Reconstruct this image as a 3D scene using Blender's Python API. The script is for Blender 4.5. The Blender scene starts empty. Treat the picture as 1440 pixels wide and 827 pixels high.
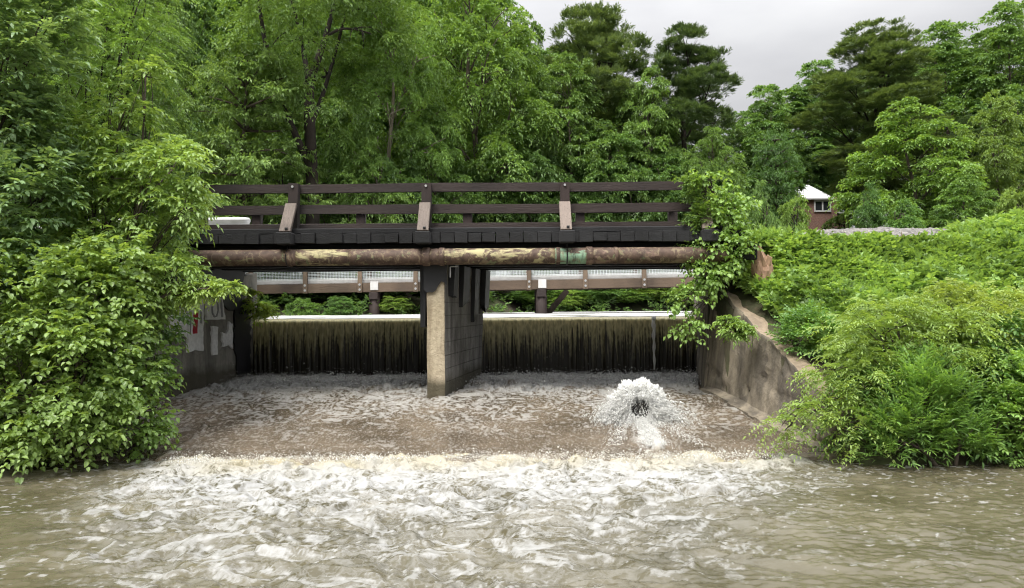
import bpy, bmesh, math, random
import numpy as np
from mathutils import Vector, Matrix

random.seed(7)
SC = bpy.context.scene
COL = SC.collection
R = math.radians
UP = np.array([0.0, 0.0, 1.0])

# ------------------------------------------------------------------ camera
F = 1040.0                                   # focal length in photo pixels (1440 wide)
EYE = Vector((0.0, 0.0, 2.0))                # pool water is z = 0
CAMROT = Matrix.Rotation(R(90 + 0.91), 4, 'X') @ Matrix.Rotation(R(-0.4), 4, 'Z')
cam_data = bpy.data.cameras.new('camera')
cam_data.sensor_width = 36.0
cam_data.lens = 36.0 * F / 1440.0
cam_data.clip_start = 0.1
cam_data.clip_end = 2000.0
cam = bpy.data.objects.new('camera', cam_data)
COL.objects.link(cam)
cam.matrix_world = Matrix.Translation(EYE) @ CAMROT
SC.camera = cam


def ray(px, py):
    d = CAMROT.to_3x3() @ Vector(((px - 720) / F, (413.5 - py) / F, -1.0))
    return d / d.y


def at(px, py, depth):
    """World point that a measured spot of the photograph has at a given distance."""
    return EYE + ray(px, py) * depth


def xat(px, depth):
    return (px - 720) / F * depth


# ------------------------------------------------------------------ noise
_rs = np.random.RandomState(11)
_perm = np.concatenate([_rs.permutation(256)] * 3)
_ang = _rs.rand(256) * 2 * np.pi
_gx, _gy = np.cos(_ang), np.sin(_ang)


def perlin(x, y, seed=0):
    x = np.asarray(x, float) + seed * 17.31
    y = np.asarray(y, float) + seed * 9.77
    xi = np.floor(x).astype(int); yi = np.floor(y).astype(int)
    xf = x - xi; yf = y - yi
    u = xf * xf * xf * (xf * (xf * 6 - 15) + 10)
    v = yf * yf * yf * (yf * (yf * 6 - 15) + 10)

    def g(ix, iy, dx, dy):
        h = _perm[_perm[ix & 255] + (iy & 255)]
        return _gx[h] * dx + _gy[h] * dy
    a = g(xi, yi, xf, yf); b = g(xi + 1, yi, xf - 1, yf)
    c = g(xi, yi + 1, xf, yf - 1); d = g(xi + 1, yi + 1, xf - 1, yf - 1)
    return (a + (b - a) * u + (c - a) * v + (a - b - c + d) * u * v) * 1.5


def fbm(x, y, octv=4, seed=0, gain=0.5):
    s = 0; a = 1.0; f = 1.0; t = 0
    for k in range(octv):
        s = s + a * perlin(x * f, y * f, seed + k * 3)
        t += a; a *= gain; f *= 2.03
    return s / t


def sstep(a, b, x):
    t = np.clip((np.asarray(x, float) - a) / (b - a), 0, 1)
    return t * t * (3 - 2 * t)


def nrm(v):
    return v / np.maximum(np.linalg.norm(v, axis=-1, keepdims=True), 1e-9)


# ------------------------------------------------------------------ object helpers
def tag(o, label=None, cat=None, group=None, kind=None):
    if label: o['label'] = label
    if cat: o['category'] = cat
    if group: o['group'] = group
    if kind: o['kind'] = kind
    return o


def empty(name, loc, label, cat, group=None):
    o = bpy.data.objects.new(name, None)
    o.empty_display_size = 0.3
    o.location = loc
    COL.objects.link(o)
    return tag(o, label, cat, group)


def link(name, me, m, parent=None, loc=None):
    o = bpy.data.objects.new(name, me)
    if m is not None and len(me.materials) == 0:
        me.materials.append(m)
    COL.objects.link(o)
    if parent is not None:
        o.parent = parent
    if loc is not None:
        o.location = loc
    return o


def np_mesh(name, verts, quads, attrs=None, smooth=False):
    me = bpy.data.meshes.new(name)
    n, m = len(verts), len(quads)
    k = quads.shape[1]
    me.vertices.add(n)
    me.vertices.foreach_set('co', np.ascontiguousarray(verts, np.float32).ravel())
    me.loops.add(m * k)
    me.loops.foreach_set('vertex_index', np.ascontiguousarray(quads, np.int32).ravel())
    me.polygons.add(m)
    me.polygons.foreach_set('loop_start', np.arange(0, m * k, k, dtype=np.int32))
    me.polygons.foreach_set('use_smooth', np.full(m, bool(smooth)))
    me.update(calc_edges=True)
    for an, av in (attrs or {}).items():
        a = me.attributes.new(an, 'FLOAT', 'POINT')
        a.data.foreach_set('value', np.ascontiguousarray(av, np.float32).ravel())
    return me


def grid_mesh(name, X, Y, Z, attrs=None, smooth=True, keep=None):
    ny, nx = X.shape
    v = np.stack([X, Y, Z], -1).reshape(-1, 3)
    i = np.arange(ny * nx).reshape(ny, nx)
    q = np.stack([i[:-1, :-1], i[:-1, 1:], i[1:, 1:], i[1:, :-1]], -1).reshape(-1, 4)
    if keep is not None:
        q = q[keep.ravel()]
    return np_mesh(name, v, q, {k: a.ravel() for k, a in (attrs or {}).items()}, smooth)


class MB:
    """Collects shapes of one part; build() links them as one mesh object."""

    def __init__(self):
        self.bm = bmesh.new()

    def box(self, c, s, rot=None, bev=0.0, jit=0.0):
        t = bmesh.new()
        bmesh.ops.create_cube(t, size=1.0)
        for v in t.verts:
            v.co = Vector((v.co.x * s[0], v.co.y * s[1], v.co.z * s[2]))
        if bev > 0:
            bmesh.ops.bevel(t, geom=t.edges[:], offset=min(bev, min(s) * 0.4), segments=1, affect='EDGES', profile=0.5)
        mtx = Matrix.Translation(Vector(c)) @ (rot.to_4x4() if rot is not None else Matrix.Identity(4))
        for v in t.verts:
            v.co = mtx @ v.co
            if jit:
                v.co += Vector((random.uniform(-jit, jit), random.uniform(-jit, jit), random.uniform(-jit, jit)))
        self._merge(t)
        return self

    def bar(self, a, b, w, h, bev=0.0, up=(0, 0, 1)):
        a, b = Vector(a), Vector(b)
        d = b - a
        x = d.normalized()
        u = Vector(up)
        if abs(x.dot(u)) > 0.95:
            u = Vector((0, 1, 0))
        y = u.cross(x).normalized()
        z = x.cross(y)
        rot = Matrix((x, y, z)).transposed()
        return self.box((a + b) / 2, (d.length, w, h), rot, bev)

    def _merge(self, t):
        me = bpy.data.meshes.new('tmp')
        t.to_mesh(me); t.free()
        self.bm.from_mesh(me)
        bpy.data.meshes.remove(me)

    def tube(self, pts, radii, sides=8, cap=True):
        pts = [Vector(p) for p in pts]
        if not hasattr(radii, '__len__'):
            radii = [radii] * len(pts)
        rings = []
        for i, p in enumerate(pts):
            d = (pts[min(i + 1, len(pts) - 1)] - pts[max(i - 1, 0)]).normalized()
            u = Vector((0, 0, 1)) if abs(d.z) < 0.9 else Vector((0, 1, 0))
            s = d.cross(u).normalized(); t = s.cross(d)
            rings.append([self.bm.verts.new(p + (s * math.cos(2 * math.pi * k / sides) + t * math.sin(2 * math.pi * k / sides)) * radii[i]) for k in range(sides)])
        for a, b in zip(rings[:-1], rings[1:]):
            for k in range(sides):
                f = self.bm.faces.new((a[k], a[(k + 1) % sides], b[(k + 1) % sides], b[k]))
                f.smooth = True
        if cap:
            self.bm.faces.new(list(reversed(rings[0])))
            self.bm.faces.new(rings[-1])
        return self

    def prism(self, bottom, top):
        """Closed solid between two polygons with the same number of corners."""
        b = [self.bm.verts.new(p) for p in bottom]
        t = [self.bm.verts.new(p) for p in top]
        n = len(b)
        self.bm.faces.new(list(reversed(b)))
        self.bm.faces.new(t)
        for k in range(n):
            self.bm.faces.new((b[k], b[(k + 1) % n], t[(k + 1) % n], t[k]))
        return self

    def build(self, name, m, parent=None, off=None, cuts=0, rough=0.0, seed=0, bev=0.0):
        bm = self.bm
        bmesh.ops.recalc_face_normals(bm, faces=bm.faces[:])
        if bev:
            bmesh.ops.bevel(bm, geom=bm.edges[:], offset=bev, segments=2, affect='EDGES', profile=0.5)
        if cuts:
            bmesh.ops.subdivide_edges(bm, edges=bm.edges[:], cuts=cuts, use_grid_fill=True)
        if rough:
            bm.normal_update()
            for v in bm.verts:
                n = perlin(v.co.x * 2.3 + v.co.z * 1.7, v.co.y * 2.3 + v.co.z * 2.1, seed) + 0.5 * perlin(v.co.x * 7 + v.co.z * 5, v.co.y * 7 - v.co.z * 6, seed + 5)
                v.co += v.normal * float(n) * rough
        if off is not None:
            for v in bm.verts:
                v.co -= Vector(off)
        me = bpy.data.meshes.new(name)
        bm.to_mesh(me); bm.free()
        if rough:
            me.polygons.foreach_set('use_smooth', np.ones(len(me.polygons), bool))
            me.set_sharp_from_angle(angle=R(38))
        return link(name, me, m, parent)


# ------------------------------------------------------------------ materials
class NT:
    def __init__(self, name):
        self.m = bpy.data.materials.new(name)
        self.m.use_nodes = True
        self.t = self.m.node_tree
        self.t.nodes.clear()
        self.out = self.t.nodes.new('ShaderNodeOutputMaterial')

    def n(self, typ, ins=None, **props):
        nd = self.t.nodes.new(typ)
        for k, v in props.items():
            setattr(nd, k, v)
        for k, v in (ins or {}).items():
            s = nd.inputs[k]
            if hasattr(v, 'is_linked') or isinstance(v, bpy.types.NodeSocket):
                self.t.links.new(v, s)
            else:
                s.default_value = v
        return nd

    def obj(self, scale=(1, 1, 1)):
        c = self.n('ShaderNodeTexCoord').outputs['Object']
        return self.n('ShaderNodeMapping', {'Vector': c, 'Scale': scale}).outputs[0]

    def noise(self, vec, scale, detail=4, rough=0.55, dist=0.0):
        return self.n('ShaderNodeTexNoise', {'Vector': vec, 'Scale': scale, 'Detail': detail, 'Roughness': rough, 'Distortion': dist}).outputs['Fac']

    def ramp(self, fac, stops):
        nd = self.n('ShaderNodeValToRGB', {'Fac': fac})
        e = nd.color_ramp.elements
        while len(e) < len(stops):
            e.new(0.5)
        for el, (p, c) in zip(e, stops):
            el.position = p
            el.color = (c, c, c, 1) if not hasattr(c, '__len__') else (*c, 1)
        return nd.outputs['Color']

    def mix(self, fac, a, b, blend='MIX'):
        nd = self.t.nodes.new('ShaderNodeMix')
        nd.data_type = 'RGBA'; nd.blend_type = blend
        for sock, v in ((nd.inputs[0], fac), (nd.inputs[6], a), (nd.inputs[7], b)):
            if isinstance(v, bpy.types.NodeSocket):
                self.t.links.new(v, sock)
            elif hasattr(v, '__len__'):
                sock.default_value = (*v, 1) if len(v) == 3 else v
            else:
                sock.default_value = v
        return nd.outputs[2]

    def math(self, op, a, b=0.0, clamp=False):
        return self.n('ShaderNodeMath', {0: a, 1: b}, operation=op, use_clamp=clamp).outputs[0]

    def attr(self, name):
        return self.n('ShaderNodeAttribute', attribute_name=name).outputs['Fac']

    def bump(self, h, strength=0.4, dist=0.02):
        return self.n('ShaderNodeBump', {'Height': h, 'Strength': strength, 'Distance': dist}).outputs[0]

    def bsdf(self, col, rough=0.8, normal=None, **kw):
        ins = {'Base Color': col if isinstance(col, bpy.types.NodeSocket) else (*col, 1), 'Roughness': rough}
        if normal is not None:
            ins['Normal'] = normal
        ins.update(kw)
        return self.n('ShaderNodeBsdfPrincipled', ins).outputs[0]

    def done(self, sh):
        self.t.links.new(sh, self.out.inputs[0])
        return self.m


def wood_mat(name, c1, c2, rough=0.75, grain=(1, 14, 14)):
    t = NT(name)
    v = t.obj(grain)
    g = t.noise(v, 2.0, 6, 0.65)
    w = t.noise(t.obj(), 1.3, 4)
    col = t.mix(t.ramp(g, [(0.3, 0.0), (0.7, 1.0)]), c1, c2)
    col = t.mix(t.ramp(w, [(0.35, 0.0), (0.75, 0.6)]), col, tuple(x * 0.55 for x in c1))
    big = t.noise(t.obj((0.5, 0.5, 0.5)), 1.1, 3)
    col = t.mix(t.ramp(big, [(0.4, 0.0), (0.62, 0.55)]), col, tuple(min(1, x * 1.7 + 0.004) for x in c2))
    sp = t.noise(t.obj(tuple(4 * q for q in grain)), 2.5, 3, 0.5)
    col = t.mix(t.ramp(sp, [(0.60, 0.0), (0.70, 0.75)]), col, tuple(x * 0.3 for x in c1))
    return t.done(t.bsdf(col, rough, t.bump(t.math('ADD', g, sp), 0.6, 0.012)))


def concrete_mat(name, c1, c2, stain, boards=0.0, stain_lo=0.45, stain_hi=0.75, tide=None):
    t = NT(name)
    o = t.obj()
    n1 = t.noise(o, 1.6, 6, 0.6)
    n2 = t.noise(o, 14.0, 4, 0.6)
    st = t.noise(t.obj((2.2, 2.2, 0.45)), 1.7, 5, 0.6, 0.4)
    col = t.mix(t.ramp(n1, [(0.3, 0), (0.7, 1)]), c1, c2)
    col = t.mix(t.ramp(st, [(stain_lo, 0), (stain_hi, 0.85)]), col, stain)
    col = t.mix(t.ramp(n2, [(0.55, 0), (0.8, 0.35)]), col, tuple(x * 0.4 for x in c1))
    h = t.math('ADD', n2, t.math('MULTIPLY', n1, 1.5))
    if boards:
        z = t.n('ShaderNodeSeparateXYZ', {0: o}).outputs[2]
        fr = t.math('FRACT', t.math('MULTIPLY', z, boards))
        ln = t.ramp(fr, [(0.0, 0.0), (0.06, 1.0)])
        h = t.math('ADD', h, t.math('MULTIPLY', ln, 0.8))
        col = t.mix(t.math('MULTIPLY', t.math('SUBTRACT', 1.0, ln), 0.5), col, stain)
    if tide is not None:
        z = t.n('ShaderNodeSeparateXYZ', {0: o}).outputs[2]
        wob = t.math('ADD', z, t.math('MULTIPLY', t.math('SUBTRACT', n1, 0.5), 0.5))
        td = t.n('ShaderNodeMapRange', {0: wob, 1: tide - 0.08, 2: tide + 0.10, 3: 0.85, 4: 0.0}).outputs[0]
        col = t.mix(td, col, (0.045, 0.040, 0.022))
    # hairline cracks and pits
    vo = t.n('ShaderNodeTexVoronoi', {'Vector': t.n('ShaderNodeMapping', {'Vector': o, 'Scale': (1.3, 1.3, 1.0)}).outputs[0], 'Scale': 1.6}, feature='DISTANCE_TO_EDGE')
    ck = t.ramp(t.math('ADD', vo.outputs['Distance'], t.math('MULTIPLY', t.math('SUBTRACT', n2, 0.5), 0.04)), [(0.0, 1.0), (0.018, 0.0)])
    col = t.mix(t.math('MULTIPLY', ck, 0.22), col, tuple(x * 0.25 for x in c1))
    return t.done(t.bsdf(col, 0.9, t.bump(h, 0.8, 0.025)))


def plain_mat(name, c, rough=0.6, var=0.35, scale=6.0, metallic=0.0):
    t = NT(name)
    n1 = t.noise(t.obj(), scale, 5, 0.6)
    col = t.mix(t.ramp(n1, [(0.3, 0), (0.75, 1)]), c, tuple(x * (1 - var) for x in c))
    return t.done(t.bsdf(col, rough, t.bump(n1, 0.2, 0.01), Metallic=metallic))


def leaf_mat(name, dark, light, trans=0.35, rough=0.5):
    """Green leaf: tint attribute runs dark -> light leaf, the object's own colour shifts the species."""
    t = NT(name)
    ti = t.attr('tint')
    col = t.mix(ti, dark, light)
    oc = t.n('ShaderNodeObjectInfo').outputs['Color']
    col = t.mix(1.0, col, oc, 'MULTIPLY')
    a = t.bsdf(col, rough, None, **{'Specular IOR Level': 0.5})
    tr = t.mix(1.0, col, (1.5, 1.35, 0.55), 'MULTIPLY')
    b = t.n('ShaderNodeBsdfTranslucent', {'Color': tr}).outputs[0]
    return t.done(t.n('ShaderNodeMixShader', {0: trans, 1: a, 2: b}).outputs[0])


M = {}
M['timber'] = wood_mat('dark_timber', (0.010, 0.0058, 0.0048), (0.020, 0.0112, 0.0092))
M['timber_z'] = wood_mat('dark_timber_upright', (0.011, 0.0062, 0.0052), (0.022, 0.012, 0.0100), grain=(14, 14, 1))
M['brace'] = wood_mat('weathered_timber', (0.066, 0.050, 0.041), (0.15, 0.118, 0.098), grain=(14, 3, 2))
M['creosote'] = wood_mat('creosote_timber', (0.004, 0.004, 0.0045), (0.012, 0.012, 0.013), 0.92, (3, 3, 10))
M['footwood'] = wood_mat('tan_timber', (0.045, 0.029, 0.019), (0.088, 0.060, 0.039))
M['footpost'] = wood_mat('tan_timber_upright', (0.07, 0.048, 0.031), (0.12, 0.085, 0.057), grain=(14, 14, 1))
M['concrete'] = concrete_mat('pale_concrete', (0.36, 0.30, 0.20), (0.44, 0.375, 0.275), (0.16, 0.12, 0.075), stain_lo=0.4, stain_hi=0.68, tide=0.30)
M['pier_grey'] = concrete_mat('board_marked_concrete', (0.17, 0.165, 0.155), (0.30, 0.29, 0.275), (0.055, 0.05, 0.045), boards=4.2, stain_lo=0.4, stain_hi=0.65, tide=0.34)
M['abut'] = concrete_mat('stained_concrete', (0.21, 0.20, 0.175), (0.32, 0.305, 0.265), (0.05, 0.047, 0.042), tide=0.75)
M['wing'] = concrete_mat('tan_wall_concrete', (0.185, 0.155, 0.112), (0.285, 0.242, 0.182), (0.075, 0.064, 0.050), stain_lo=0.40, stain_hi=0.60)
M['wing_top'] = concrete_mat('worn_wall_coping', (0.26, 0.20, 0.14), (0.36, 0.28, 0.205), (0.13, 0.10, 0.07))
M['apron'] = concrete_mat('wet_apron_concrete', (0.16, 0.12, 0.08), (0.22, 0.165, 0.11), (0.08, 0.06, 0.045))
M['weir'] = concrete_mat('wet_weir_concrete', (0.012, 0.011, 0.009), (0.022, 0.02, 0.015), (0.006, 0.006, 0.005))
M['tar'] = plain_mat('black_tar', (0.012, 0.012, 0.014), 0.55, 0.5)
M['bolt'] = plain_mat('galvanised_steel', (0.5, 0.5, 0.5), 0.45, 0.3, 20, 0.6)
M['white_paint'] = plain_mat('chipped_white_paint', (0.86, 0.86, 0.86), 0.8, 0.3, 14)
M['red_paint'] = plain_mat('red_paint', (0.45, 0.03, 0.05), 0.8, 0.3, 30)
M['grey_paint'] = plain_mat('grey_paint', (0.3, 0.3, 0.31), 0.8, 0.3, 30)
M['white_board'] = plain_mat('white_board', (0.58, 0.57, 0.56), 0.6, 0.25, 5)
M['wire'] = plain_mat('galvanised_wire', (0.72, 0.78, 0.78), 0.5, 0.1, 5, 0.0)
M['brick'] = None
M['siding'] = plain_mat('white_siding', (0.40, 0.40, 0.40), 0.6, 0.08, 2)
M['glass'] = plain_mat('dark_window_glass', (0.02, 0.022, 0.025), 0.05, 0.2, 1)
M['bark'] = wood_mat('grey_brown_bark', (0.035, 0.026, 0.02), (0.085, 0.066, 0.05), 0.95, (5, 5, 1.2))
M['bark_dark'] = wood_mat('wet_dark_bark', (0.012, 0.009, 0.007), (0.035, 0.026, 0.02), 0.95, (5, 5, 1.2))
M['bark_pale'] = wood_mat('pale_bark', (0.12, 0.105, 0.08), (0.22, 0.19, 0.14), 0.95, (5, 5, 1.2))
M['rock'] = plain_mat('pink_sandstone', (0.38, 0.24, 0.16), 0.9, 0.45, 5)

t = NT('brick_wall')
v = t.obj((1, 1, 1))
sx = t.n('ShaderNodeSeparateXYZ', {0: v})
cv = t.n('ShaderNodeCombineXYZ', {0: t.math('ADD', sx.outputs[0], sx.outputs[1]), 1: sx.outputs[2], 2: 0.0}).outputs[0]
b = t.n('ShaderNodeTexBrick', {'Vector': cv, 'Scale': 3.0, 'Color1': (0.135, 0.062, 0.045, 1), 'Color2': (0.09, 0.04, 0.03, 1), 'Mortar': (0.25, 0.2, 0.17, 1), 'Mortar Size': 0.015}).outputs[0]
M['brick'] = t.done(t.bsdf(b, 0.9))

# leaves
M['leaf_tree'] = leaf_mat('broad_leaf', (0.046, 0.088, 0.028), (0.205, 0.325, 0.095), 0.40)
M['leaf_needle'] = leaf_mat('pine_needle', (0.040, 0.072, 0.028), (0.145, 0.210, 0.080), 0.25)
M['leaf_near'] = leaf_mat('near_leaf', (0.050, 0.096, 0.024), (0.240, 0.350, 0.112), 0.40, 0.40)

# pipe: flaking coat over rust
def pipe_mat(name, coat, amount, rust1=(0.042, 0.023, 0.016), rust2=(0.115, 0.072, 0.050)):
    t = NT(name)
    o = t.obj((1.0, 2.5, 2.5))
    n1 = t.noise(o, 2.4, 6, 0.65, 0.6)
    n2 = t.noise(t.obj(), 9.0, 5, 0.6)
    rust = t.mix(t.ramp(n2, [(0.3, 0), (0.7, 1)]), rust1, rust2)
    col = t.mix(t.ramp(n1, [(amount, 0), (amount + 0.06, 1)]), rust, coat)
    n3 = t.noise(t.obj((1.6, 1.2, 1.2)), 5.5, 6, 0.7, 0.8)
    col = t.mix(t.ramp(n3, [(0.52, 0), (0.62, 0.8)]), col, (0.225, 0.175, 0.105))
    n4 = t.noise(t.obj((2.0, 1.6, 1.6)), 3.7, 6, 0.7, 0.5)
    col = t.mix(t.ramp(n4, [(0.60, 0), (0.66, 0.7)]), col, (0.17, 0.21, 0.10))
    grime = t.noise(t.obj((3, 1, 1)), 3.0, 5, 0.7)
    col = t.mix(t.ramp(grime, [(0.55, 0), (0.72, 0.8)]), col, (0.03, 0.02, 0.016))
    return t.done(t.bsdf(col, 0.75, t.bump(t.math('ADD', n1, n2), 0.35, 0.01)))
M['pipe_brown'] = pipe_mat('rusted_pipe', (0.20, 0.22, 0.09), 0.60)
M['pipe_yellow'] = pipe_mat('flaking_pale_pipe', (0.36, 0.32, 0.17), 0.51)
M['pipe_green'] = pipe_mat('verdigris_pipe', (0.22, 0.36, 0.24), 0.44)
M['pipe_plain'] = pipe_mat('red_brown_pipe', (0.20, 0.13, 0.10), 0.58)

# ground
t = NT('forest_soil')
o = t.obj()
n1 = t.noise(o, 0.8, 6, 0.6); n2 = t.noise(o, 7.0, 5, 0.6)
col = t.mix(t.ramp(n1, [(0.35, 0), (0.65, 1)]), (0.04, 0.03, 0.02), (0.05, 0.065, 0.022))
col = t.mix(t.ramp(n2, [(0.5, 0), (0.75, 0.7)]), col, (0.10, 0.075, 0.045))
M['soil'] = t.done(t.bsdf(col, 1.0, t.bump(n2, 0.6, 0.05)))

t = NT('ballast_stone')
vo = t.n('ShaderNodeTexVoronoi', {'Vector': t.obj(), 'Scale': 18.0})
col = t.mix(t.n('ShaderNodeSeparateColor', {0: vo.outputs['Color']}).outputs[0], (0.09, 0.085, 0.08), (0.23, 0.215, 0.20))
M['ballast'] = t.done(t.bsdf(col, 0.95, t.bump(vo.outputs['Distance'], 0.8, 0.04)))


# water with foam riding on it
def water_mat(name, deep, mid, foam, cream, rough=0.08, bump_scale=14.0, bump_str=0.25, fleck=22.0, amt=1.5, lo=0.22, hi=0.98, lace=False, flow=(1.0, 1.25)):
    t = NT(name)
    o = t.obj()
    n1 = t.noise(t.obj((1.0, 1.6, 1.0)), bump_scale, 4, 0.6)
    n2 = t.noise(o, 1.1, 4, 0.6)
    w = t.mix(t.ramp(n2, [(0.3, 0), (0.7, 1)]), deep, mid)
    fo = t.attr('foam'); cr = t.attr('cream')
    fc = t.mix(cr, foam, cream)
    fine = t.noise(t.obj((*flow, 1.0)), fleck, 5, 0.72)
    fine = t.math('ADD', t.math('MULTIPLY', fine, 0.6), t.math('MULTIPLY', t.noise(t.obj((*flow, 1.0)), fleck * 3.1, 3, 0.7), 0.4))
    f2 = t.ramp(t.math('ADD', fo, t.math('MULTIPLY', t.math('SUBTRACT', fine, 0.5), amt)), [(lo, 0.0), (hi, 1.0)])
    if lace:
        # the net of foam lines that standing bubbles draw between the boils
        wv = t.n('ShaderNodeTexNoise', {'Vector': o, 'Scale': 2.2, 'Detail': 5, 'Roughness': 0.62}).outputs['Color']
        off = t.n('ShaderNodeVectorMath', {0: wv, 1: (0.5, 0.5, 0.5)}, operation='SUBTRACT').outputs[0]
        off = t.n('ShaderNodeVectorMath', {0: off, 3: 0.75}, operation='SCALE').outputs[0]
        pv = t.n('ShaderNodeVectorMath', {0: o, 1: off}, operation='ADD').outputs[0]
        pv = t.n('ShaderNodeMapping', {'Vector': pv, 'Scale': (1.0, 1.7, 0.0)}).outputs[0]
        d1 = t.n('ShaderNodeTexVoronoi', {'Vector': pv, 'Scale': 3.0}, feature='DISTANCE_TO_EDGE').outputs['Distance']
        d2 = t.n('ShaderNodeTexVoronoi', {'Vector': pv, 'Scale': 8.0}, feature='DISTANCE_TO_EDGE').outputs['Distance']
        e1 = t.ramp(t.math('ADD', d1, t.math('MULTIPLY', t.math('SUBTRACT', fine, 0.5), 0.16)), [(0.0, 1.0), (0.05, 0.55), (0.13, 0.0)])
        e2 = t.ramp(t.math('ADD', d2, t.math('MULTIPLY', t.math('SUBTRACT', fine, 0.5), 0.30)), [(0.0, 0.9), (0.07, 0.4), (0.16, 0.0)])
        net = t.math('MULTIPLY', t.math('MAXIMUM', e1, e2), t.math('MULTIPLY', t.attr('dens'), 1.25))
        f2 = t.math('ADD', t.math('MULTIPLY', f2, 0.62), t.math('MULTIPLY', net, 0.75), clamp=True)
    col = t.mix(f2, w, fc)
    rg = t.math('ADD', t.math('MULTIPLY', f2, 0.55), rough)
    h = t.math('ADD', n1, t.math('MULTIPLY', fine, t.math('MULTIPLY', f2, 0.6)))
    return t.done(t.bsdf(col, rg, t.bump(h, bump_str, 0.03), IOR=1.33))
M['pool'] = water_mat('murky_pool_water', (0.056, 0.050, 0.027), (0.115, 0.102, 0.066), (0.315, 0.315, 0.307), (0.32, 0.282, 0.185), lace=True)
M['apron_water'] = water_mat('thin_brown_water', (0.058, 0.044, 0.029), (0.150, 0.118, 0.084), (0.37, 0.37, 0.36), (0.29, 0.257, 0.195), 0.2, 20.0, 0.4, 22.0, 2.2, 0.36, 0.96, flow=(1.5, 0.62))
M['pond'] = water_mat('pond_water', (0.12, 0.12, 0.11), (0.2, 0.2, 0.18), (0.50, 0.495, 0.49), (0.8, 0.78, 0.7), 0.12, 6.0, 0.5, 10.0, 0.3, 0.2, 0.7)  # its pale foam colour stands in for sky mirrored on the pond
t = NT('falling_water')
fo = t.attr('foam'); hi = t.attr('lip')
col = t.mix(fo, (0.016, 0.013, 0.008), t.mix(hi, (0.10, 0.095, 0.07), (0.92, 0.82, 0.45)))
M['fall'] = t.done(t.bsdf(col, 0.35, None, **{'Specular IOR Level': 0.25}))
t = NT('white_water')
wn = t.noise(t.obj((1, 1, 0.6)), 28.0, 5, 0.75)
wc = t.mix(t.ramp(wn, [(0.36, 0.0), (0.56, 1.0)]), (0.84, 0.83, 0.79), (0.93, 0.93, 0.91))
a_ = t.bsdf(wc, 0.5, t.bump(wn, 0.35, 0.03))
b_ = t.n('ShaderNodeBsdfTranslucent', {'Color': (0.85, 0.85, 0.83, 1)}).outputs[0]
M['spray'] = t.done(t.n('ShaderNodeMixShader', {0: 0.6, 1: a_, 2: b_}).outputs[0])
# ------------------------------------------------------------------ terrain
def wall_x(y):
    """Right-hand channel edge (foot of the wing wall)."""
    return np.interp(y, [9.4, 9.67, 13.9, 17.0], [4.14, 4.09, 3.47, 4.25])


def wall_top(y):
    return np.interp(y, [9.3, 9.9, 11.0, 12.4, 13.9, 14.0], [0.50, 0.72, 1.17, 1.72, 2.36, 2.9])


def bank_ramp(y):
    return np.interp(y, [7.2, 8.9, 9.25, 9.6, 11.2, 13.4, 14.2, 17.0, 18.2, 20.0],
                     [-0.7, -0.45, 0.10, 0.42, 1.55, 2.95, 3.12, 3.12, 2.6, 1.2])


def far_ground(x, y):
    hill = 2.3 + sstep(24, 46, y) * 0.9 + sstep(8, 40, x) * sstep(38, 85, y) * 7.5 + sstep(90, 300, y) * 6
    return hill + fbm(x * 0.08, y * 0.08, 3, 4) * 0.5


def pond_edge(x):
    return np.interp(x, [-30, -14, -4, 0.5, 12, 16, 30], [18.5, 22.5, 23.5, 29.8, 30.2, 26.0, 18.5])


def ground(x, y):
    x = np.asarray(x, float); y = np.asarray(y, float)
    b = bank_ramp(y) + fbm(x * 0.5, y * 0.5, 3, 2) * 0.14 * sstep(9.0, 10.0, y)
    right = x - wall_x(y)
    near_wall = wall_top(y) - 0.10
    blend = sstep(0.15, 2.2, right)
    br = np.where((y > 9.3) & (y < 14.0), near_wall + (b - near_wall) * blend, b)
    left = -6.25 - x
    in_ch = (right < 0.22) & (left < 0.25) & (y < 17.2)
    z = np.where(x > 0, br, b)
    # pond basin behind the weir
    e = pond_edge(x)
    basin = sstep(16.9, 17.3, y) * 0 + 0.9
    inside = (y > 16.9) & (y < e)
    shore = far_ground(x, y)
    zz = np.where(y > e, 1.0 + (shore - 1.0) * sstep(0, 3.0, y - e), 0.9)
    wide = sstep(17.2, 20.0, y)
    z = np.where(y > 17.2, np.where((right < 0.3) & (left < 0.3), zz, np.maximum(zz, bank_ramp(y))), z)
    z = np.where(in_ch, -0.75, z)
    nearb = np.interp(y, [-40, -3, 2.2, 4.2], [0.9, 0.35, 0.2, -0.8])
    z = np.where(y < 5, nearb, z)
    return z


def axis(dense0, dense1, step, lo, hi, grow=1.22):
    a = list(np.arange(dense0, dense1 + 1e-6, step))
    s = step
    while a[-1] < hi:
        s *= grow; a.append(a[-1] + s)
    s = step; l = []
    p = dense0
    while p > lo:
        s *= grow; p -= s; l.append(p)
    return np.array(l[::-1] + a)


gx = axis(-8.5, 11.5, 0.14, -420, 420)
gy = axis(7.0, 19.0, 0.14, -40, 600)
GX, GY = np.meshgrid(gx, gy)
gm = grid_mesh('ground', GX, GY, ground(GX, GY))
tag(link('ground', gm, M['soil']), kind='structure')

# ------------------------------------------------------------------ pool water
px_ = axis(-7.6, 7.6, 0.02, -60, 60, 1.25)
py_ = np.concatenate([[1.6, 2.4, 3.2, 3.8, 4.2], np.arange(4.5, 9.95, 0.02)])
X, Y = np.meshgrid(px_, py_)


def ridged(x, y, o, s):
    r = 0; a = 1.0; t_ = 0
    for k in range(o):
        r = r + a * (1 - np.abs(perlin(x, y, s + k * 5)) * 1.7)
        t_ += a; a *= 0.55; x = x * 2.1; y = y * 2.1
    return r / t_


def rank(a):
    q = np.quantile(a.ravel()[::37], np.linspace(0, 1, 129))
    return np.interp(a, q, np.linspace(0, 1, 129))


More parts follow.
